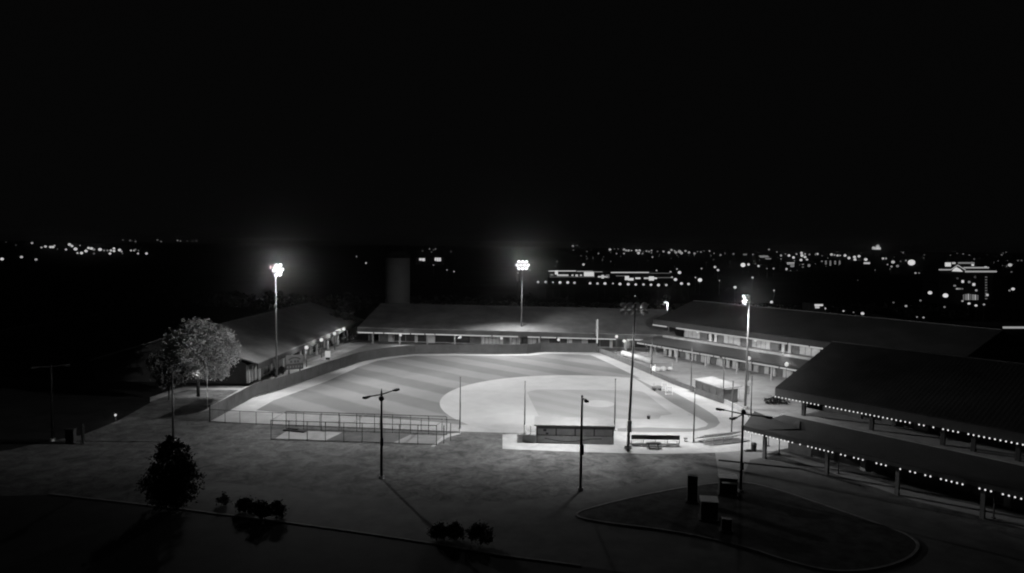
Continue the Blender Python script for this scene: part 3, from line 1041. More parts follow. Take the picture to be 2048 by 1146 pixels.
# -------------------------------------------------------------------- trees
def leaf_card(mb, c, r, rnd):
    a = Vector((rnd.gauss(0, 1), rnd.gauss(0, 1), rnd.gauss(0, 1))).normalized()
    b = a.orthogonal().normalized()
    b = Matrix.Rotation(rnd.uniform(0, 6.28), 3, a) @ b
    c2 = a.cross(b)
    k = rnd.uniform(.55, 1.0)
    mb.face([c - b * r, c - c2 * r * k * .5 + b * r * .1, c + b * r, c + c2 * r * k * .5 - b * r * .1])


def tree(base, h, trunk_h, blobs, nleaf, leaf, mt, label, cat='tree', name='tree', seed=1, tr=.22, group=None, nclump=None):
    rnd = random.Random(seed)
    t = thing(name, base, label, cat, group)
    tm = MB().use('bark')
    tips = []
    for (x, y, z, r) in blobs:
        tips.append(base + Vector((x, y, z)))
    mid = base + Vector((rnd.uniform(-.2, .2), 0, trunk_h))
    tm.tube(base, mid, tr, tr * .75, 8)
    for q in tips:
        m1 = mid.lerp(q, .5) + Vector((rnd.uniform(-.3, .3), rnd.uniform(-.3, .3), rnd.uniform(.0, .4)))
        tm.tube(mid, m1, tr * .5, tr * .3, 6).tube(m1, q, tr * .3, tr * .1, 6)
    tm.build('trunk', t)
    cm = MB().use(mt)
    tot = sum(r ** 2 for *_, r in blobs)
    for (x, y, z, r) in blobs:
        n_ = int(nleaf * r * r / tot)
        kcl = max(5, n_ // 26)
        for _ in range(kcl):
            v = Vector((rnd.gauss(0, 1), rnd.gauss(0, 1), rnd.gauss(0, .9))).normalized() * r * (rnd.uniform(.25, 1.0) ** .5) * rnd.choice((1, 1, 1.05, 1.18))
            cc = base + Vector((x, y, z)) + v
            cr = rnd.uniform(.35, 1.0) * max(.24, min(.6, r * .24))
            for _ in range(26):
                q = cc + Vector((rnd.gauss(0, 1), rnd.gauss(0, 1), rnd.gauss(0, .7))) * cr
                if q.z < .1:
                    q.z = .1 + rnd.random() * .2
                leaf_card(cm, q, leaf * rnd.uniform(.6, 1.25), rnd)
    cm.build('crown', t)
    return t


bt = G(397, 793)
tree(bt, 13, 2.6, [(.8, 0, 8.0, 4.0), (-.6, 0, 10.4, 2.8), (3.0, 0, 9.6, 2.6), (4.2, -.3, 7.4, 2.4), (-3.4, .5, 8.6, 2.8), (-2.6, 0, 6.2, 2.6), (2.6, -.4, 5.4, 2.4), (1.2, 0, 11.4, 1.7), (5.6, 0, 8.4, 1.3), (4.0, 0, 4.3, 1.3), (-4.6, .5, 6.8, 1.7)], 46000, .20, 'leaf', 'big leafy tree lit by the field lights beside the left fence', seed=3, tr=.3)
bt2 = G(338, 800)
tree(bt2, 8, 2.2, [(0, 0, 5.0, 2.2), (-1.6, .4, 6.0, 1.7), (-2.9, .3, 6.9, 1.0), (1.4, 0, 4.4, 1.8), (-.4, .4, 3.2, 1.5)], 9000, .24, 'leaf_shaded', 'dim smaller tree in the shade left of the big lit tree', seed=5, tr=.17)
bt3 = G(344, 1018)
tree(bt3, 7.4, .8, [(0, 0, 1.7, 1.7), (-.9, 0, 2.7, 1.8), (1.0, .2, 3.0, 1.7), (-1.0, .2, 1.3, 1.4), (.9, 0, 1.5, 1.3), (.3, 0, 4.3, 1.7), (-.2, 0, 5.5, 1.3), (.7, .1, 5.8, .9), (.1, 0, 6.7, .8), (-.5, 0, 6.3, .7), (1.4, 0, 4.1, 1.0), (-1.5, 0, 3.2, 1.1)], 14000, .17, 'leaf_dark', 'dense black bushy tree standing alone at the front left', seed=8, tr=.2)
shr = [(447, 1010, .6, 'spindly little sapling nearest the dark front tree'), (490, 1024, .8, 'low spreading shrub second from the dark front tree'), (520, 1036, 1.0, 'wide shrub at the kerb with its base over the line'), (551, 1036, .9, 'round upright shrub just right of the wide kerb shrub'), (878, 1078, .8, 'left shrub of the close pair at the bottom centre'), (908, 1078, .8, 'right shrub of the close pair at the bottom centre'), (960, 1088, 1.15, 'broadest shrub at the bottom centre near the kerb')]
for i, (x, y, r, lab) in enumerate(shr):
    p = G(x, y, 0.02)
    tree(p, r * 2, .3, [(0, 0, r * .9, r * .75), (r * .5, 0, r * .7, r * .55), (-r * .5, .1, r * .75, r * .55), (0, .2, r * 1.25, r * .5)], 2200 if i else 500, .12, 'leaf_dark', lab, 'shrub', 'shrub', 20 + i, .06, 'dark shrubs along the parking kerb')
p = G(1550, 808)
tree(p, 2, .3, [(-1.2, 0, .5, .6), (-.4, 0, .6, .7), (.4, 0, .6, .7), (1.2, -.1, .55, .65), (1.9, -.2, .5, .5)], 3500, .1, 'leaf_dark', 'dark hedge clump beside the lit corner of the big right building', 'shrub', 'shrub', 40, .04)
for i, (x, y, h, lab) in enumerate([(549, 752, 1.5, 'small dark shrub left of the scoreboard pole'), (560, 748, 1.7, 'small dark shrub between the floodlight pole and the scoreboard'), (626, 706, 2.2, 'dark bushy tree between the two nearest globe lamps'), (655, 692, 2.6, 'dark bushy tree between the middle globe lamps'), (676, 684, 2.6, 'dark bushy tree next to the farthest left globe lamp'), (699, 685, 3.0, 'black tree clump in the gap between the two back buildings')]):
    p = G(x, y)
    tree(p, h, .4, [(0, 0, h * .5, h * .42), (h * .3, 0, h * .4, h * .34), (-h * .3, 0, h * .42, h * .32)], 500, .24, 'leaf_dark', lab, 'shrub' if h < 2 else 'tree', 'shrub' if h < 2 else 'tree', 60 + i, .08)
p = G(706, 664)
tree(Vector((-48.5, 200, 0)), 11, 2, [(0, 0, 4, 2.6), (1, 0, 7, 2.4), (.4, 0, 9.4, 1.7), (-1.5, 0, 5, 2)], 1800, .4, 'leaf_dark', 'tall black tree in the corner gap behind the left building', seed=70, tr=.25)

# ---------------------------------------------------------------- buildings
class Frame:
    """local axes: s along the front, t into the building, z up"""
    def __init__(s, u, n):
        s.u, s.n = Vector((u[0], u[1], 0)).normalized(), Vector((n[0], n[1], 0)).normalized()

    def __call__(s, a, b, z):
        return s.u * a + s.n * b + Vector((0, 0, z))

    def box(s, mb, a0, a1, b0, b1, z0, z1):
        mb.hexa([s(a0, b0, z0), s(a1, b0, z0), s(a1, b1, z0), s(a0, b1, z0), s(a0, b0, z1), s(a1, b0, z1), s(a1, b1, z1), s(a0, b1, z1)])
        return mb


def shop_front(fr, t, s0, s1, tw, z0, z1, pattern, wall_m='wall_tone'):
    """wall with display windows; pattern = repeating (kind, width)"""
    w = MB().use(wall_m)
    fr.box(w, s0, s1, tw, tw + .4, z0, z1)
    w.build('wall', t)
    s = s0 + .3
    i = 0
    made = 0
    while s < s1 - .5 and made < 90:
        kind, wd = pattern[i % len(pattern)]
        i += 1
        e = min(s + wd, s1 - .2)
        if kind == 'g':
            f = MB().use('glass')
            fr.box(f, s + .08, e - .08, tw - .06, tw - .003, z0 + .25, z1 - .35)
            f.build('shop_window', t)
            made += 1
        elif kind == 'p':
            f = MB().use('pale_glass')
            fr.box(f, s + .1, e - .1, tw - .07, tw - .003, z0 + .2, z1 - .3)
            f.build('pale_window', t)
            made += 1
        elif kind == 'c':
            f = MB().use('pilaster')
            fr.box(f, s, e, tw - .35, tw - .003, z0, z1 - .05)
            f.build('pilaster', t)
            made += 1
        elif kind == 'd':
            f = MB().use('wall_dark')
            fr.box(f, s, e, tw - .1, tw - .003, z0, z1 - .1)
            f.build('panel', t)
            made += 1
        s = e


def gable_roof(fr, t, s0, s1, te, tr_, tb, ze, zr, m, fas, fm='fascia'):
    """eave at te/ze (fascia fas tall), ridge tr_/zr, back eave tb"""
    r = MB().use(m)
    th = .25
    zt = ze + fas
    r.hexa([fr(s0, te, zt), fr(s1, te, zt), fr(s1, tr_, zr), fr(s0, tr_, zr), fr(s0, te, zt + th), fr(s1, te, zt + th), fr(s1, tr_, zr + th), fr(s0, tr_, zr + th)])
    r.hexa([fr(s0, tr_ + .01, zr), fr(s1, tr_ + .01, zr), fr(s1, tb, zt), fr(s0, tb, zt), fr(s0, tr_ + .01, zr + th), fr(s1, tr_ + .01, zr + th), fr(s1, tb, zt + th), fr(s0, tb, zt + th)])
    ro = r.build('roof', t)
    rc = MB().use('fascia').bar(fr(s0, tr_, zr + th + .05), fr(s1, tr_, zr + th + .05), .4, .12)
    rc.build('ridge_cap', ro)
    f = MB().use(fm)
    fr.box(f, s0, s1, te - .12, te + .12, ze, zt + .1)
    f.build('fascia', t)


def gable_end(fr, t, s, tw, tr_, tb, z0, ze, zr, m='wall_dark'):
    g = MB().use(m)
    a = [(tw, z0), (tb, z0), (tb, ze), (tr_, zr - .05), (tw, ze)]
    n_ = len(a)
    k0 = [fr(s, x, z) for x, z in a]
    k1 = [fr(s + .35, x, z) for x, z in a]
    g.face(k0)
    g.face(k1[::-1])
    for i in range(n_):
        j = (i + 1) % n_
        g.face([k0[j], k0[i], k1[i], k1[j]])
    g.build('end_wall', t)


# --- near right two-storey building
FA = Frame((0.62, -0.785), (0.785, 0.62))
bA = thing('outlet_building', FA(-51, 86, 0), 'large dark two level building filling the right, edged with bulb strings', 'building', 'outlet mall buildings')
AE = 22
shop_front(FA, bA, -49.5, AE, 86.2, 0, 3.5, [('d', 3), ('g', 3.2), ('g', 3.2), ('c', .6), ('d', 2.2), ('g', 2.8)], 'wall_dark')
c = MB().use('canopy_roof')
c.hexa([FA(-52.2, 79.7, 3.45), FA(AE, 79.7, 3.45), FA(AE, 86.6, 4.3), FA(-50.5, 86.6, 4.3), FA(-52.2, 79.7, 3.75), FA(AE, 79.7, 3.75), FA(AE, 86.6, 4.6), FA(-50.5, 86.6, 4.6)])
c.build('canopy', bA)
m_ = MB().use('fascia')
FA.box(m_, -52.2, AE, 79.45, 79.7, 3.3, 3.85)
m_.build('canopy_fascia', bA)
cp = MB().use('canopy_roof')
cp.face([FA(-52.6, 80.2, 3.3), FA(-52.6, 84.8, 3.6), FA(-52.3, 82.5, 5.3)])
cp.face([FA(-52.6, 80.2, 3.3), FA(-52.3, 82.5, 5.3), FA(-46, 82.5, 4.3), FA(-49.5, 79.9, 3.82)])
cp.face([FA(-52.6, 84.8, 3.6), FA(-47.5, 85.4, 4.55), FA(-46, 82.5, 4.3), FA(-52.3, 82.5, 5.3)])
cp.build('entrance_gable', bA)
ring = MB().use('pilaster')
cc = FA(-52.65, 82.4, 4.2)
for i in range(20):
    a_, b_ = 2 * math.pi * i / 20, 2 * math.pi * (i + 1) / 20
    ring.tube(cc + FA.n * math.cos(a_) * .55 + Vector((0, 0, math.sin(a_) * .55)), cc + FA.n * math.cos(b_) * .55 + Vector((0, 0, math.sin(b_) * .55)), .09, .09, 6)
for i in range(6):
    a_ = 2 * math.pi * i / 6
    ring.tube(cc, cc + FA.n * math.cos(a_) * .5 + Vector((0, 0, math.sin(a_) * .5)), .05, .05, 6)
ring.build('round_emblem', bA)
for s in (-49.4, -41.2, -33.2, -25.0, -17, -9, -1):
    q = MB().use('wall_dark')
    FA.box(q, s - .2, s + .2, 80.3, 80.7, 0, 3.45)
    q.build('lower_post', bA)
m_ = MB().use('sidewalk')
FA.box(m_, -51, AE, 86.7, 93, 4.2, 4.62)
m_.build('walkway', bA)
shop_front(FA, bA, -48.5, AE, 93, 4.62, 7.3, [('d', 5), ('g', 2.6), ('d', 4), ('c', 1.6), ('g', 3)], 'wall_dark')
for s in (-48.6, -39.7, -31.7, -28.6, -24.4, -16):
    q = MB().use('dark_metal')
    FA.box(q, s - .22, s + .22, 88.0, 88.44, 4.62, 7.2)
    q.build('upper_post', bA)
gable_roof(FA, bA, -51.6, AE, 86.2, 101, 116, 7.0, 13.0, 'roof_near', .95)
gable_end(FA, bA, -51.2, 93, 101, 115.6, 0, 8.1, 13.0)
so = MB().use('soffit')
FA.box(so, -51.5, AE, 86.35, 93, 7.3, 7.36)
so.build('soffit', bA)


def bulb_string(fr, s0, s1, tt, z, gaps, step, label, r=.08):
    t = thing('bulb_string', fr(s0, tt, z), label, 'string lights', 'bulb strings along the eaves')
    MB().use('black_paint').bar(fr(s0, tt, z + .14), fr(s1, tt, z + .14), .04, .04).build('wire', t)
    proto = None
    s = s0
    n_ = 0
    while s <= s1 and n_ < 99:
        p = fr(s, tt, z)
        x, y = PR(p)
        if not any(a < x < b for a, b in gaps) and x < 2075:
            if proto is None:
                proto = MB().use('bulb_glow').ball(p, r, 8, 1.1).build('bulb', t, True)
                p0 = p
            else:
                o = proto.copy()
                COL.objects.link(o)
                o.location = p - p0
            n_ += 1
        s += step
    return t


bulb_string(FA, -51.4, -21, 85.9, 6.98, [(1644, 1651), (1822, 1832), (1853, 1862), (1868, 1879), (1918, 1930)], .5, 'upper string of bright bulbs along the high eave at right')
bulb_string(FA, -52.0, -20, 79.3, 3.3, [(1592, 1598), (1603, 1611), (1616, 1623), (1673, 1680), (1692, 1700), (1727, 1748), (1777, 1793), (1806, 1816), (1838, 1847), (1870, 1880), (1929, 1940), (1947, 1958), (1993, 2005)], .5, 'lower string of bright bulbs along the canopy edge at right, with gaps')

# --- far two-storey building
FC = Frame((0.56, -0.828), (0.828, 0.56))
bC = thing('outlet_building', FC(-126, 129, 0), 'two level shop building behind the plaza, both storeys with pale windows', 'building', 'outlet mall buildings')
CE = -55
shop_front(FC, bC, -122, CE, 128, 0, 3.2, [('c', .9), ('g', .8), ('c', .9), ('g', .8), ('c', .9), ('g', .8), ('d', 1.6), ('p', 1.5), ('g', .5), ('p', 1.5), ('d', 1.2), ('p', 1.2), ('g', .9), ('c', .9), ('d', 1.5), ('p', 1.4)])
c = MB().use('canopy_side')
c.hexa([FC(-126, 123, 3.15), FC(CE, 123, 3.15), FC(CE, 129.4, 4.0), FC(-126, 129.4, 4.0), FC(-126, 123, 3.4), FC(CE, 123, 3.4), FC(CE, 129.4, 4.25), FC(-126, 129.4, 4.25)])
c.build('canopy', bC)
m_ = MB().use('fascia_side')
FC.box(m_, -126, CE, 122.8, 122.99, 2.95, 3.5)
m_.build('canopy_fascia', bC)
for i in range(8):
    q = MB().use('wall_tone')
    s = -122 + i * 8.5
    FC.box(q, s - .15, s + .15, 123.4, 123.7, 0, 3.15)
    q.build('lower_post', bC)
m_ = MB().use('wall_tone')
FC.box(m_, -124, CE, 129.5, 134.2, 3.9, 4.28)
m_.build('walkway', bC)
m_ = MB().use('wall_tone')
FC.box(m_, -124, CE, 129.5, 129.7, 4.28, 4.75)
m_.build('parapet', bC)
shop_front(FC, bC, -121, CE, 134, 4.28, 7.3, [('p', 1.2), ('p', 1.2), ('p', 1.2), ('p', 1.2), ('d', 2.2), ('g', .9), ('c', .7), ('g', .9), ('c', .7), ('d', 1.8), ('p', 1.4), ('p', 1.4), ('p', 1.4), ('c', .7), ('d', 3.0)])
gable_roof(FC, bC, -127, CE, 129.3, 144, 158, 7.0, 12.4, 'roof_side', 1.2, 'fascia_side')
gable_end(FC, bC, -126.4, 134, 144, 157.5, 0, 8.2, 12.3)


def light_strip(fr, s0, s1, tt, z, gaps, label, seg=2.4, hh=.30):
    t = thing('light_strip', fr(s0, tt, z), label, 'strip lights', 'lit strips along the eaves')
    s = s0
    rr = random.Random(int(abs(s0 * 10)))
    cnt = 0
    while s < s1 and cnt < 90:
        L = seg * rr.uniform(.6, 1.4)
        e = min(s + L, s1)
        if not any(a < PR(fr((s + e) / 2, tt, z))[0] < b for a, b in gaps):
            m_ = MB().use('strip_glow')
            fr.box(m_, s, e - rr.choice((.03, .03, .05, .35)), tt - .1, tt + .05, z, z + hh)
            m_.build('light_segment', t)
            cnt += 1
        s = e
    return t


light_strip(FC, -127, -70, 129.1, 6.86, [(1340, 1344), (1408, 1411), (1468, 1470)], 'upper lit strip under the high eave of the plaza shop building')
light_strip(FC, -125.9, -72, 122.72, 2.82, [(1300, 1302), (1436, 1444)], 'lower lit strip along the canopy of the plaza shop building', 1.3)

# --- back one-storey building
FD = Frame((0.994, -0.109), (0.109, 0.994))
bD = thing('outlet_building', FD(-61, 186, 0), 'long low building across the back of the outfield with a lit eave', 'building', 'outlet mall buildings')
shop_front(FD, bD, -57, 20, 186.5, 0, 3.9, [('d', 2.5), ('c', 1.6), ('g', 3.2), ('g', 2.6), ('c', .7), ('g', 3), ('c', 1.8), ('g', 5.5), ('g', 4.2), ('d', 3.0), ('p', 1), ('p', 1), ('p', 1), ('p', 1), ('p', 1), ('p', 1), ('d', 2.4), ('p', 1.1), ('p', 1.1), ('g', 2), ('p', 1.2), ('p', 1.2), ('d', 3.2), ('g', 3), ('g', 2.4), ('c', .8)])
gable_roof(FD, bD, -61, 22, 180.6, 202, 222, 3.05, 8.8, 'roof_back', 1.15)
gable_end(FD, bD, -60, 186.5, 202, 221.5, 0, 4.2, 8.7)
so = MB().use('soffit')
FD.box(so, -60.5, 21, 180.75, 186.5, 3.75, 3.8)
so.build('soffit', bD)
for i in range(11):
    q = MB().use('wall_tone')
    s = -57 + i * 7.4
    FD.box(q, s - .2, s + .2, 181.1, 181.5, 0, 3.74)
    q.build('canopy_post', bD)
light_strip(FD, -60.8, 14, 180.4, 2.92, [(982, 986), (1018, 1022), (1043, 1048), (1080, 1083), (1162, 1166), (1204, 1208), (1215, 1217), (1240, 1246), (1255, 1258)], 'long lit strip under the eave of the back building')
for (x, y, lab) in ((801, 670, 'left globe lamp on the eave of the back building'), (920.5, 674, 'globe lamp on the back eave left of the centre floodlight, second along'), (1003, 676.5, 'globe lamp on the back eave just left of the centre floodlight pole'), (1117, 679.5, 'globe lamp on the back eave right of the centre floodlight pole')):
    pz = 2.85
    q = G(x, y, pz)
    globe_lamp(q, lab, 'hang', r=.36)
for (x, y, z, h, lab) in ((1233, 673, 4.6, 4.6, 'upper globe lamp right of the foul pole'), (1248, 682, 3.0, 3.0, 'lower globe lamp right of the foul pole'), (1293, 683, 3.0, 3.0, 'dim globe lamp at the left tip of the plaza shop canopy'),
                      (1498, 716.5, 4.6, 4.6, 'globe lamp beside the shorter lit floodlight pole'), (1573, 729, 4.8, 4.8, 'bright globe lamp in front of the plaza shop roof near the big dark roof')):
    globe_lamp(G(x, y, z), lab, 'post', h, r=.38)
for (x, y, lab) in ((1395, 663.5, 'left globe lamp on the upper eave of the plaza shops'), (1511, 680.5, 'right globe lamp on the upper eave of the plaza shops')):
    globe_lamp(G(x, y, 6.75), lab, 'hang', r=.3)
for (x, y, lab) in ((613, 695, 'globe lamp post nearest the scoreboard along the left building'), (643, 679.5, 'second globe lamp post from the scoreboard along the left building'), (669, 667, 'third globe lamp post from the scoreboard along the left building'), (687.5, 658, 'farthest globe lamp post along the left building')):
    globe_lamp(G(x, y, 4.2), lab, 'post', 4.2, r=.42)
globe_lamp(G(398.5, 748, 4.0), 'small globe lamp glowing through the big lit tree', 'post', 4.0, .16, 20)
globe_lamp(G(231, 830, .9), 'tiny low path light alone in the dark left lawn', 'post', .9, .17, 1.5)
globe_lamp(G(1566, 707, 4.9), 'pin point lamp on the plaza shop upper walkway', 'post', .6, .13, 10)

# --- left building
FE = Frame((0.047, 0.999), (-0.999, 0.047))
bE = thing('outlet_building', FE(132, 52, 0), 'low roofed building running away along the left side of the field', 'building', 'outlet mall buildings')
shop_front(FE, bE, 129.5, 205, 56.2, 0, 3.4, [('c', .7), ('g', .8), ('c', .7), ('g', .8), ('c', .7), ('g', .8), ('d', 3), ('g', 3), ('c', 1), ('g', 4), ('d', 2)])
gable_roof(FE, bE, 128.5, 206, 53.6, 70, 86, 3.0, 8.8, 'roof_left', .9)
gable_end(FE, bE, 129.2, 56.2, 70, 85.5, 0, 3.9, 8.7, 'end_dark')
for i in range(9):
    q = MB().use('pilaster')
    s = 131 + i * 8.5
    FE.box(q, s - .2, s + .2, 54.1, 54.5, 0, 3.0)
    q.build('canopy_post', bE)

# --- silo behind the back building
p = Vector((-42.6, 262, 0))
t = thing('silo', p, 'tall round grey silo standing behind the back building', 'silo')
MB().use('silo').tube(p, p + Vector((0, 0, 21.4)), 4.55, 4.55, 40).build('body', t, True)
MB().use('far_wall').tube(p + Vector((0, 0, 21.4)), p + Vector((0, 0, 24.0)), 4.7, 4.7, 40).build('top_band', t, True)
MB().use('far_wall').tube(p + Vector((0, 0, 24.0)), p + Vector((0, 0, 24.6)), 4.6, 1.0, 40).build('cap', t)
for k in range(6):
    MB().use('silo').tube(p + Vector((0, 0, 2 + k * 3.4)), p + Vector((0, 0, 2.18 + k * 3.4)), 4.62, 4.62, 40).build('hoop', t)

# --- tall lit lamp between the back and plaza buildings
p = Vector((G(1334, 629, 5).x * 1.0, G(1334, 629, 5).y, 0))
t = thing('street_lamp', p, 'bright white lamp post rising behind the plaza shop roof', 'street lamp')
MB().use('white_paint').tube(p, p + Vector((0.1, 0, 9.2)), .2, .16, 8).build('pole', t)
MB().use('galv').bar(p + Vector((.1, 0, 9.1)), p + Vector((-.6, -.5, 9.2)), .12, .12).build('arm', t)
MB().use('globe_glow').ball(p + Vector((-.75, -.6, 8.95)), .5, 10, .6).build('lamp_head', t)
point('lamp_light', p + Vector((-.75, -.9, 8.4)), 900, t)

# ----------------------------------------------------- cabinets on the island
def cabinet(px, py, w, d, h, lab, rz, lid, doors):
    p = G(px, py, .12)
    t = thing('utility_cabinet', p, lab, 'utility cabinet', 'utility cabinets on the island')

    def q(x, y, z):
        return p + rotz((x, y, z), rz)
    MB().use('dugout_dark').box(p + Vector((0, 0, .06)), (w + .3, d + .3, .12), rz).build('plinth', t)
    MB().use('cabinet').box(p + Vector((0, 0, .12 + h / 2)), (w, d, h), rz).build('body', t)
    if lid:
        MB().use('cabinet_lid').hexa([q(-w / 2 - .06, -d / 2 - .06, h + .122), q(w / 2 + .06, -d / 2 - .06, h + .122), q(w / 2 + .06, d / 2 + .06, h + .122), q(-w / 2 - .06, d / 2 + .06, h + .122), q(-w / 2 - .06, -d / 2 - .06, h + .2), q(w / 2 + .06, -d / 2 - .06, h + .2), q(w / 2 + .06, d / 2 + .06, h + .3), q(-w / 2 - .06, d / 2 + .06, h + .3)]).build('lid', t)
    for k in range(doors):
        x = -w / 2 + w * (k + .5) / doors
        dr = MB().use('cabinet').box(q(x, -d / 2 - .02, .12 + h / 2), (w / doors - .1, .036, h - .2), rz).build('door', t)
        MB().use('dark_metal').box(q(x + w / doors * .3, -d / 2 - .06, .12 + h / 2), (.04, .04, .25), rz).build('handle', dr)
    return t


cabinet(1384, 1003, 1.0, .8, 2.7, 'tall narrow dark cabinet on the island', -.2, False, 1)
c2 = cabinet(1455, 988, 1.85, 1.2, 1.75, 'wide cabinet with a pale lid at the foot of the three headed lamp', -.18, True, 2)
MB().use('cabinet_lid').box(G(1456, 990, .12) + rotz((0, -.85, 1.6), -.18), (1.5, .5, .08), -.18).build('ledge', c2)
cabinet(1417, 1037, 1.6, 1.3, 1.75, 'lower cabinet with a pale top nearest the camera on the island', -.18, True, 2)
cabinet(1452, 1062, .9, .6, 1.1, 'small squat cabinet right of the lower pale topped cabinet', -.18, False, 1)
# small things left
p = G(142, 886)
t = thing('utility_box', p, 'faint grey box by the far left lamp post', 'utility box')
MB().use('box_faint').box(p + Vector((0, 0, .9)), (1.0, .8, 1.8)).build('body', t)
MB().use('box_faint').box(p + Vector((0, 0, 1.86)), (1.15, .95, .1)).build('lid', t)
p = G(166, 888)
t = thing('wooden_post', p, 'thick dark wooden post right of the faint grey box', 'post')
MB().use('wood_pole').tube(p, p + Vector((0, 0, 2.6)), .2, .18, 8).build('shaft', t)
MB().use('wood_pole').tube(p + Vector((0, 0, 2.6)), p + Vector((0, 0, 2.72)), .24, .05, 8).build('cap', t)
for (x, y, h, lab) in ((1558, 909, 2.6, 'dark lamp post on the pavement nearest the lit concrete'), (1537, 893, 2.0, 'thin short post on the lit concrete under the canopy'), (1676, 947, 2.2, 'dark lamp post on the pavement beyond the first one'), (1987, 1037, 2.8, 'dark lamp post on the pavement at the right edge')):
    p = G(x, y)
    t = thing('bollard_post', p, lab, 'post', 'posts along the right pavement')
    MB().use('dark_metal').tube(p, p + Vector((0, 0, h)), .07, .06, 8).build('shaft', t)
    MB().use('dark_metal').tube(p, p + Vector((0, 0, .15)), .22, .18, 8).build('base', t)
    MB().use('dark_metal').ball(p + Vector((0, 0, h + .1)), .14, 8).build('head', t)

# --------------------------------------------------------- far town lights
def place_far(px, py, zl=8.0, dmax=4200.0):
    d = ray(px, py)
    if d.z < -1e-5:
        k = (zl - CAM.z) / d.z
    else:
        k = 1e9
    if k * d.y > dmax:
        k = dmax / d.y
    return CAM + d * k


def far_lamp(px, py, w, b, label, group):
    p = place_far(px, py)
    dist = (p - CAM).length
    r = w * 0.5 * dist / F * 0.85
    base = Vector((p.x, p.y, -.25))
    mb = MB().use(glow(b))
    mb.ball(p, r, 8, .85)
    mb.use('far_land').tube(base, p - Vector((0, 0, r * .7)), .09, .07, 5)
    solo(mb, 'street_lamp', base, label, 'street lamp', group)


CL = {}
CL['street light in the small crowded town cluster at far left'] = [(83, 495, 4, .6), (91, 493, 5, .8), (101, 494, 5, .9), (106, 494, 5, .9), (109, 491, 3, .8), (115, 498, 3, .25), (132, 499, 4, .8), (139, 489, 6, .9), (144, 492, 5, .85), (151, 498, 7, .95), (155, 506, 4, .7), (163, 506, 6, .9), (172, 502, 6, .9), (177, 496, 5, .85), (183, 497, 6, .85), (160, 491, 3, .4), (188, 499, 5, .4), (200, 499, 7, .95), (208, 501, 4, .4), (215, 501, 4, .4), (222, 501, 5, .7), (228, 497, 5, .9), (228, 502, 5, .9), (220, 507, 5, .85), (239, 500, 6, .95), (243, 503, 4, .6), (245, 507, 3, .3), (188, 507, 4, .3)]
CL['street light trailing just right of the far left town cluster'] = [(262, 501, 4, .8), (268, 501, 4, .6), (271, 499, 3, .5), (277, 501, 3, .3), (276, 507, 4, .7), (293, 507, 5, .85)]
CL['lone street light below the far left town cluster'] = [(4, 518, 6, .9), (43, 514, 5, .8), (72, 519, 5, .6)]
CL['faint street light at the left end of the horizon'] = [(64, 486, 4, .7), (32, 490, 4, .15), (12, 484, 3, .12)]
CL['very faint street light in the thin row on the left horizon'] = [(246, 480, 4, .2), (260, 481, 4, .3), (271, 483, 4, .35), (315, 480, 4, .35), (322, 483, 4, .3), (355, 481, 3, .55), (361, 482, 3, .4), (375, 482, 3, .25), (385, 482, 3, .25), (393, 482, 3, .3), (496, 481, 3, .45)]
CL['tiny scattered street light between the lit scoreboard pole and the silo'] = [(646, 510, 2, .3), (713, 513, 3, .6), (732, 526, 4, .7)]
CL['tiny street light showing around the top of the silo'] = [(773, 507, 2, .4), (788, 499, 2, .4)]
CL['tiny street light in the sparse group right of the silo'] = [(845, 502, 2, .4), (859, 498, 3, .5), (867, 500, 2, .4), (871, 498, 3, .5), (863, 504, 3, .3), (902, 503, 4, .2), (867, 530, 3, .4), (894, 540, 3, .6), (908, 543, 3, .7)]
CL['small street light close round the centre floodlight head'] = [(1021, 499, 2, .2), (1052, 491, 4, .4), (1036, 546, 4, .6), (1039, 541, 3, .5), (1059, 540, 4, .5), (1035, 561, 4, .35)]
CL['faint street light on the horizon right of the centre floodlight'] = [(1146, 492, 5, .6), (1155, 491, 3, .3), (1170, 494, 2, .2), (1183, 491, 2, .3), (1197, 507, 3, .6), (1114, 523, 4, .5), (1167, 529, 6, .8)]
CL['street light in the evenly spaced lower row, left stretch'] = [(1076, 564, 6, .85), (1091, 564, 6, .8), (1106, 564.5, 4, .7), (1120, 565, 7, .9), (1135.5, 565, 7, .9), (1149, 565.5, 6, .8)]
CL['street light in the evenly spaced lower row, right stretch'] = [(1180, 566.5, 6, .9), (1195, 567, 6, .8), (1210, 567, 7, .85), (1226, 567, 4, .7), (1240, 568, 7, .95), (1256.5, 568.5, 7, .9), (1271.5, 569, 6, .9), (1287, 569, 6, .8), (1302, 569.5, 6, .85), (1317, 570, 7, .9), (1332.5, 570, 6, .8)]
CL['street light at the right end of the far store'] = [(1363, 567, 7, .9), (1377, 568, 6, .85), (1351, 559, 8, .95), (1344, 554.5, 5, .6), (1359, 545, 8, .95), (1354, 538, 4, .6), (1341, 544, 5, .6), (1329, 545, 4, .6), (1313, 541, 4, .6), (1309, 545, 4, .6), (1391, 555, 4, .6)]
CL['street light around the road bend right of the far store'] = [(1430, 534, 6, .8), (1436, 540, 6, .7), (1403, 537, 4, .6), (1439, 561, 3, .7), (1470, 574.5, 7, .9)]
CL['lone tiny street light above the dark near floodlight head'] = [(1270, 592, 3, .8)]
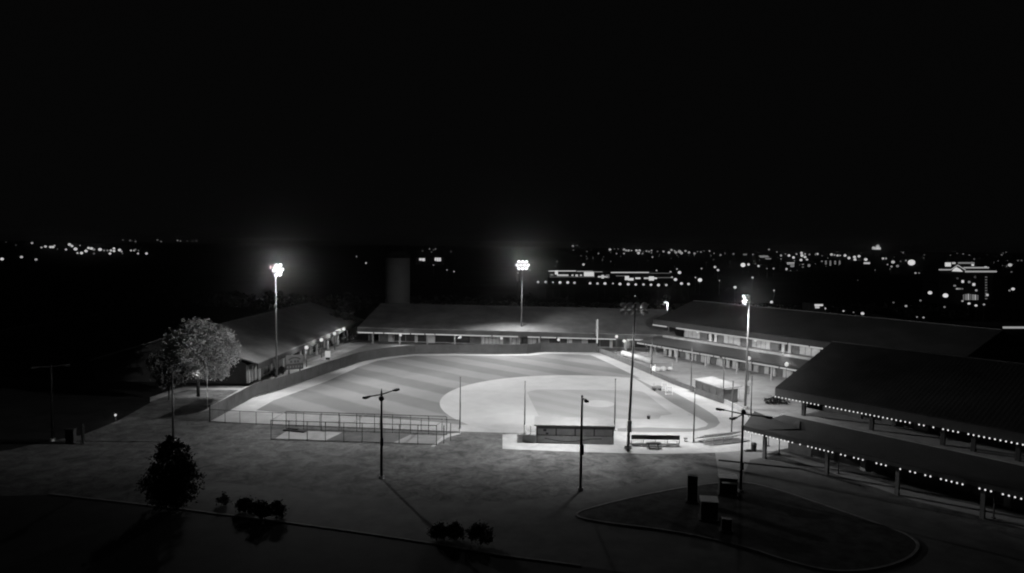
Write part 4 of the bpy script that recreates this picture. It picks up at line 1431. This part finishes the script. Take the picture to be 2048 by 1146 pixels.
CL['street light in the dense double cluster on the centre horizon'] = [(1220, 499, 6, .8), (1229, 498, 3, .35), (1236, 498, 3, .35), (1233, 507, 3, .6), (1248, 499, 6, .65), (1252, 501, 5, .65), (1248, 507, 4, .6), (1257, 501, 6, .65), (1263, 501, 4, .6), (1273, 501, 6, .7), (1279, 501, 6, .7), (1277, 506, 7, .7), (1285, 507, 4, .45), (1287, 503, 3, .35), (1293, 502, 4, .55), (1298, 503, 5, .5), (1303, 501, 4, .6), (1303, 506, 3, .5), (1305, 514, 4, .6), (1315, 503, 4, .35), (1327, 503, 5, .65), (1338, 505, 6, .7), (1343, 500, 6, .65), (1349, 502, 4, .55), (1352, 505, 6, .65), (1359, 503, 8, .65), (1363, 506, 7, .65), (1371, 502, 5, .55), (1378, 505, 6, .65), (1389, 507, 5, .65), (1395, 503, 3, .4), (1402, 504, 4, .5), (1408, 502, 3, .35), (1419, 502, 4, .55)]
CL['spaced out street light on the horizon just right of centre'] = [(1441, 510, 5, .5), (1450, 507, 3, .35), (1467, 508, 4, .45), (1488, 509, 4, .5), (1492, 509, 4, .5), (1506, 509, 4, .5), (1538, 499, 4, .6)]
CL['street light scattered above the shorter lit floodlight'] = [(1497, 529, 6, .85), (1517, 532, 5, .85), (1505, 555, 5, .8), (1548, 581, 4, .7), (1534, 537, 3, .5), (1547, 537, 4, .6), (1573, 538, 5, .7)]
CL['street light in the brightest knot of the right horizon'] = [(1562, 511, 5, .55), (1571, 508, 3, .4), (1578, 511, 6, .85), (1587, 515, 6, .85), (1593, 508, 4, .6), (1603, 506, 6, .9), (1604, 511, 7, .95), (1610, 514, 6, .9), (1602, 520, 6, .9), (1614, 519, 5, .7), (1610, 508, 4, .6), (1619, 509, 4, .5), (1635, 508, 5, .8), (1562, 518, 3, .5)]
CL['street light in the chain left of the floodlit tower'] = [(1663, 509, 6, .8), (1669, 510, 4, .6), (1675, 511, 5, .75), (1680, 511, 4, .6), (1690, 511, 6, .85), (1698, 516, 6, .9), (1709, 514, 6, .9), (1710, 519, 6, .9), (1718, 512.5, 6, .9), (1731.5, 519, 7, .95), (1718, 526, 3, .4), (1710, 524, 4, .5)]
CL['street light right of and below the floodlit tower'] = [(1766, 517, 5, .8), (1772, 517, 4, .6), (1786, 524, 7, .8), (1775, 529, 3, .6), (1783, 533, 4, .6), (1795, 532, 6, .5), (1812, 521, 4, .4), (1831, 546, 4, .6), (1838, 546, 3, .5)]
CL['street light strung above the big dark roof'] = [(1543, 604, 7, .85), (1650, 617, 5, .8), (1687, 622, 4, .7), (1707, 624.5, 3, .4), (1725, 627, 7, .95)]
CL['dim street light in the dark area left of the hotel'] = [(1787, 605, 4, .35), (1812, 612, 5, .6), (1841, 601, 4, .5), (1889, 614, 4, .5), (1834, 634, 3, .6), (1847, 635, 4, .6)]
CL['street light at the right edge beyond the hotel'] = [(2020, 530, 7, .8), (2026, 578, 6, .85), (2019, 581, 4, .5), (2036, 521, 3, .3), (2043, 521, 3, .3)]
CL['street light on the drive below the hotel front'] = [(1925, 602, 4, .6), (1938, 607, 5, .85), (1952, 611, 5, .85), (1968, 609, 4, .6)]
rl = random.Random(5)
CL['faint pin prick street light sprinkled over the right hand town'] = [(rl.uniform(1420, 2040), 503 + abs(rl.gauss(0, 22)), rl.uniform(1.6, 3.2), rl.uniform(.15, .5)) for _ in range(70)]
CL['faint pin prick street light sprinkled over the centre town'] = [(rl.uniform(1070, 1420), 500 + abs(rl.gauss(0, 16)), rl.uniform(1.6, 3.0), rl.uniform(.12, .42)) for _ in range(40)]
for lab, L in CL.items():
    for (x, y, w, b) in L:
        far_lamp(x, y, w, b, 'distant ' + lab, 'distant ' + lab.replace('street light', 'street lights', 1) if len(L) > 1 else None)
for (x, y, w, b, lab) in ((1400, 560, 10, 1, 'large glaring street light left of the road bend in the distance'), (1486, 530, 11, 1, 'large glaring street light above the shorter lit floodlight'), (1823, 525, 14, 1, 'largest glaring street light on the right horizon'), (1860, 585.5, 8, .95, 'left of the two bright lamps below the hotel'), (1891, 591, 10, 1, 'right and brighter of the two bright lamps below the hotel'), (1282, 615, 5, .8, 'small bright street light beside the near floodlight crossarm')):
    far_lamp(x, y, w, b, 'distant ' + lab, None)


# ---- far buildings with lit features
def far_rect(t, name, x0, y0, x1, y1, dist, b, depth=.6, off=0.0):
    """lit panel on a building front at depth dist (metres ahead of the camera)"""
    pts = []
    for (x, y) in ((x0, y1), (x1, y1), (x1, y0), (x0, y0)):
        d = ray(x, y)
        pts.append(CAM + d * ((dist - off) / d.y))
    dv = Vector((0, depth, 0))
    a, b_, c_, d_ = pts
    MB().use(glow(b)).hexa([a, b_, b_ + dv, a + dv, d_, c_, c_ + dv, d_ + dv]).build(name, t)


def far_block(t, x0, x1, y_top, dist, depth=18, name='wall', m='far_wall'):
    d0, d1 = ray(x0, y_top), ray(x1, y_top)
    p0, p1 = CAM + d0 * (dist / d0.y), CAM + d1 * (dist / d1.y)
    z = (p0.z + p1.z) / 2
    MB().use(m).slab([(p0.x, p0.y), (p1.x, p1.y), (p1.x, p1.y + depth), (p0.x, p0.y + depth)], -.25, z).build(name, t)
    return p0, p1, z


# big far store with a lit roof edge
D_ = 480.0
t = thing('store_building', Vector((ray(1215, 560).x / ray(1215, 560).y * D_, D_, 0)), 'long far store with a lit roof edge above the even row of street lights', 'building')
far_block(t, 1095, 1345, 544, D_)
for (x0, y0, x1, y1, b, nm) in ((1097, 541, 1152, 543, .8, 'roof_light'), (1154, 542, 1186, 543.6, .55, 'roof_light'), (1186, 543, 1205, 544.5, .4, 'roof_light'), (1222, 544, 1298, 546, .75, 'roof_light'), (1300, 546, 1340, 547, .35, 'roof_light'),
                            (1168, 544, 1188, 553, .95, 'lit_sign'), (1110, 541, 1116, 549, .85, 'lit_sign'), (1114, 549, 1137, 552, .8, 'lit_window'), (1101, 548.5, 1107, 551, .5, 'lit_window'), (1143, 549, 1147, 552, .75, 'lit_window'), (1151, 549, 1156, 553, .75, 'lit_window'), (1160, 549, 1164, 552, .7, 'lit_window'),
                            (1100, 552.5, 1190, 555, .25, 'pavement_glow'), (1196, 552, 1216, 555, .8, 'lit_window'), (1203, 550, 1208, 557, .8, 'lit_window'), (1250, 552, 1258, 560, .95, 'lit_sign'), (1257, 556, 1267, 561, .9, 'lit_sign'), (1271, 555, 1281, 558, .85, 'lit_window'), (1288, 555, 1298, 558, .8, 'lit_window'), (1298, 553, 1308, 561, .9, 'lit_sign'), (1307, 555, 1314, 558, .85, 'lit_window'), (1315, 554.5, 1345, 556, .3, 'roof_light'), (1212, 549, 1219, 556, .3, 'lit_window'), (1232, 551, 1250, 552.5, .35, 'lit_window')):  # light on the pavement is put in as a glowing panel
    far_rect(t, nm, x0, y0, x1, y1, D_, b, .5, .8)
# two lit fronts by the silo
for (x0, x1, y0, y1, lab) in ((838, 850, 516.5, 522, 'left of two small lit shop fronts to the right of the silo'), (869, 882, 515.5, 522.5, 'right of two small lit shop fronts, with dark window bars')):
    D2 = 900.0
    c_ = ray((x0 + x1) / 2, y1)
    t = thing('shop_building', Vector((c_.x / c_.y * D2, D2, 0)), lab, 'building', 'small lit shops beyond the silo')
    far_block(t, x0 - 6, x1 + 6, y0 - 2, D2, 14)
    k = 2 if x0 < 860 else 3
    for i in range(k):
        a_ = x0 + (x1 - x0) * i / k
        far_rect(t, 'lit_window', a_ + .4, y0, a_ + (x1 - x0) / k - .3, y1 - (1.0 if i == 0 else 0), D2, .85, .5, .8)
# stepped lit building on right horizon
D3 = 1100.0
t = thing('office_building', Vector((ray(1530, 515).x / ray(1530, 515).y * D3, D3, 0)), 'distant building with slanting lit floors left of the bright horizon knot', 'building')
far_block(t, 1514, 1545, 510, D3)
for (x0, y0, x1, y1, b) in ((1518, 511, 1536, 513, .5), (1520, 513, 1538, 515, .45), (1531, 516.5, 1542, 518.5, .45)):
    far_rect(t, 'lit_floor', x0, y0, x1, y1, D3, b, .5, .8)
t = thing('office_building', Vector((ray(1582, 530).x / ray(1582, 530).y * 800, 800, 0)), 'distant building with three stacked lit floors below the bright knot', 'building')
far_block(t, 1570, 1624, 524, 800)
for (x0, y0, x1, y1, b) in ((1574, 525, 1589, 526.5, .7), (1574.5, 527.6, 1588.5, 529, .6), (1581, 530.2, 1588.5, 534, .5), (1604, 528, 1608, 529.5, .4), (1604, 533, 1608, 535, .3), (1616, 528.5, 1620.5, 533.5, .45)):
    far_rect(t, 'lit_floor', x0, y0, x1, y1, 800, b, .5, .8)
t = thing('office_building', Vector((ray(1665, 530).x / ray(1665, 530).y * 850, 850, 0)), 'distant building with five short columns of windows below the light chain', 'building')
far_block(t, 1638, 1690, 519, 850)
for i, x in enumerate((1644, 1652, 1661, 1670.5, 1679.5)):
    for j in range((1, 3, 4, 3, 3)[i]):
        far_rect(t, 'lit_window', x - 1.5, 521.5 + j * 2.6, x + 1.5, 523.4 + j * 2.6, 850, .5, .5, .8)
t = thing('store_building', Vector((ray(1734, 526).x / ray(1734, 526).y * 700, 700, 0)), 'distant low store with one lit bar sign left of the floodlit tower', 'building')
far_block(t, 1722, 1744, 522, 700)
far_rect(t, 'lit_sign', 1728, 524.5, 1740, 528, 700, .75, .5, .8)
t = thing('store_building', Vector((ray(1638, 615).x / ray(1638, 615).y * 210, 215, 0)), 'lit bus shelter sized kiosk above the big dark roof', 'kiosk')
far_block(t, 1618, 1650, 607, 215, 5)
far_rect(t, 'lit_sign', 1630, 608.5, 1646, 612, 215, .85, .3, .4)
far_rect(t, 'lit_window', 1631, 612.5, 1639, 616.5, 215, .7, .3, .4)
# tower top, its floodlighting put in as glowing blocks
D4 = 2600.0
t = thing('lit_tower', Vector((ray(1755, 505).x / ray(1755, 505).y * D4, D4, 0)), 'distant tower with a floodlit crown rising above the right horizon', 'tower')
far_block(t, 1748, 1761, 500, D4, 22)
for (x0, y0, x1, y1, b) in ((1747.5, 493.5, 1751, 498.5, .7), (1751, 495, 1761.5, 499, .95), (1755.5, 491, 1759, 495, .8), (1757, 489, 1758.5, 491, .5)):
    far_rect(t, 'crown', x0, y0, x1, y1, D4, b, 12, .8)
# hotel
D5 = 352.0
t = thing('hotel_building', Vector((ray(1938, 608).x / ray(1938, 608).y * D5, D5, 0)), 'hotel with outlined roof edges and a bright gable at the right', 'hotel')
far_block(t, 1880, 1988, 544, D5, 14)
far_block(t, 1912, 1950, 527, D5 + 4, 8, 'tower_block')
far_block(t, 1926, 1976, 536.5, D5 + 2, 10, 'upper_block')
for (x0, y0, x1, y1, b, nm, off) in ((1878.5, 538.3, 1901, 540.6, .62, 'roof_light', .8), (1931, 541.5, 1993.5, 544.6, .65, 'roof_light', .8), (1917, 524.5, 1949, 527.4, .5, 'roof_light', -3), (1928, 534, 1978, 536.8, .55, 'roof_light', -1), (1891, 525, 1902, 533, .95, 'lit_sign', .8), (1905, 524.5, 1911, 528, .75, 'lit_sign', .8), (1944, 528, 1948, 532, .85, 'lit_window', -3), (1969.5, 533, 1974, 536, .85, 'lit_window', -1.2),
                                   (1924, 560.5, 1928, 565.5, .9, 'lit_window', .8), (1937, 562, 1941, 566, .45, 'lit_window', .8), (1946, 566.5, 1950.5, 571.5, .85, 'lit_window', .8), (1908, 570, 1912, 573, .45, 'lit_window', .8), (1913, 576.2, 1917, 579, .6, 'lit_window', .8), (1918.5, 576.2, 1921.5, 579, .45, 'lit_window', .8), (1923.5, 576.2, 1926.5, 579, .35, 'lit_window', .8), (1951.5, 579, 1954.5, 582.5, .6, 'lit_window', .8), (1973, 588, 1977, 592, .7, 'lit_window', .8), (1914, 555, 1917, 558, .25, 'lit_window', .8), (1949, 552, 1952, 556, .25, 'lit_window', .8)):
    far_rect(t, nm, x0, y0, x1, y1, D5, b, .4, off)
for i in range(9):
    y = 553 + i * 5.4
    far_rect(t, 'lit_window', 1971, y, 1974.5, y + 2.2, D5, .28, .4, .8)
for i in range(7):
    x = 1927 + i * 4.6
    far_rect(t, 'portico_arch', x, 588 + abs(i - 2) * .5, x + 2.2, 600, D5, .38 + .1 * (i % 3), .4, 3.0)


def hp(x, y, off=.9):
    d = ray(x, y)
    return CAM + d * ((D5 - off) / d.y)


g = MB().use(glow(.95))
a_, b_, c_, e_ = hp(1904, 542.5), hp(1926, 543.5), hp(1920, 538), hp(1913.5, 534.5)
dv = Vector((0, .3, 0))
g.face([a_, b_, c_, e_, hp(1909, 537)])
g.face([q_ + dv for q_ in (hp(1909, 537), e_, c_, b_, a_)])
g.build('lit_gable', t)
g = MB().use(glow(.6))
g.bar(hp(1901, 540, 1.6), hp(1915.5, 530.2, 1.6), .3, .4)
g.bar(hp(1915.5, 530.2, 1.6), hp(1931, 540.2, 1.6), .3, .4)
g.build('gable_trim', t)
# bright far canopy at the right edge
t = thing('canopy_building', Vector((ray(2040, 656).x / ray(2040, 656).y * 150, 150, 0)), 'dim low roof at the right edge with a bright lit end strip', 'building')
pA, pB, zz = far_block(t, 1790, 2200, 655, 152, 12, 'roof_block', 'roof_near')
far_rect(t, 'lit_edge', 2008, 653.5, 2060, 657, 150, .65, .4, .4)

# dark woodland between the mall and the town (one unlit mass)
rnd = random.Random(99)
mb = MB().use('leaf_dark')
for _ in range(230):
    x = rnd.uniform(-160, 190)
    y = rnd.uniform(275, 300)
    h = rnd.uniform(2.5, 6.5) * (.6 if x > 70 else 1)
    for _k in range(26):
        leaf_card(mb, Vector((x + rnd.gauss(0, 2), y + rnd.gauss(0, 2), max(.3, h * rnd.uniform(.1, 1.0)))), rnd.uniform(.8, 1.6), rnd)
tag(mb.build('woodland'), 'dark belt of low woodland behind the mall roofs', 'woodland', kind='stuff')

# --------------------------------------------------------------------- haze
HZ = bpy.data.materials.new('haze')
HZ.use_nodes = True
nt = HZ.node_tree
nt.nodes.remove(nt.nodes['Principled BSDF'])
pv = nt.nodes.new('ShaderNodeVolumePrincipled')
pv.inputs['Color'].default_value = (.9, .9, .9, 1)
pv.inputs['Density'].default_value = 1.0e-4
pv.inputs['Anisotropy'].default_value = 0.98  # strong forward scatter, so the added haze imitates lens bloom
nt.links.new(pv.outputs[0], nt.nodes['Material Output'].inputs['Volume'])
M['haze'] = HZ
mb = MB().use(HZ)
mb.box((0, 3200, 23.5), (14400, 8000, 51))
hz = mb.build('haze')
tag(hz, 'thin haze added to stand in for bloom round the floodlights', 'haze', kind='stuff')

# -------------------------------------------------------------------- world
wd = bpy.data.worlds.new('World')
S.world = wd
wd.use_nodes = True
bg = wd.node_tree.nodes['Background']
bg.inputs['Color'].default_value = (1, 1, 1, 1)
bg.inputs['Strength'].default_value = 0.0017
ml = bpy.data.lights.new('fill_sun', 'SUN')  # no moon is seen; weak sun added to lift the blacks
ml.energy = 0.012
ml.angle = math.radians(12)
mo = bpy.data.objects.new('fill_sun', ml)
COL.objects.link(mo)
mo.rotation_euler = (math.radians(28), math.radians(-14), 0)
mo.location = (0, 0, 300)

# ------------------------------------------------------------------- render
S.render.engine = 'CYCLES'
S.view_settings.view_transform = 'Standard'
S.view_settings.look = 'None'
S.view_settings.exposure = 0.0
S.view_settings.gamma = 1.0
cy = S.cycles
cy.max_bounces = 4
cy.diffuse_bounces = 2
cy.glossy_bounces = 2
cy.transmission_bounces = 2
cy.volume_bounces = 0
cy.transparent_max_bounces = 8
cy.use_denoising = True
cy.filter_width = 2.0
cy.sample_clamp_indirect = 3.0
cy.caustics_reflective = False
cy.caustics_refractive = False
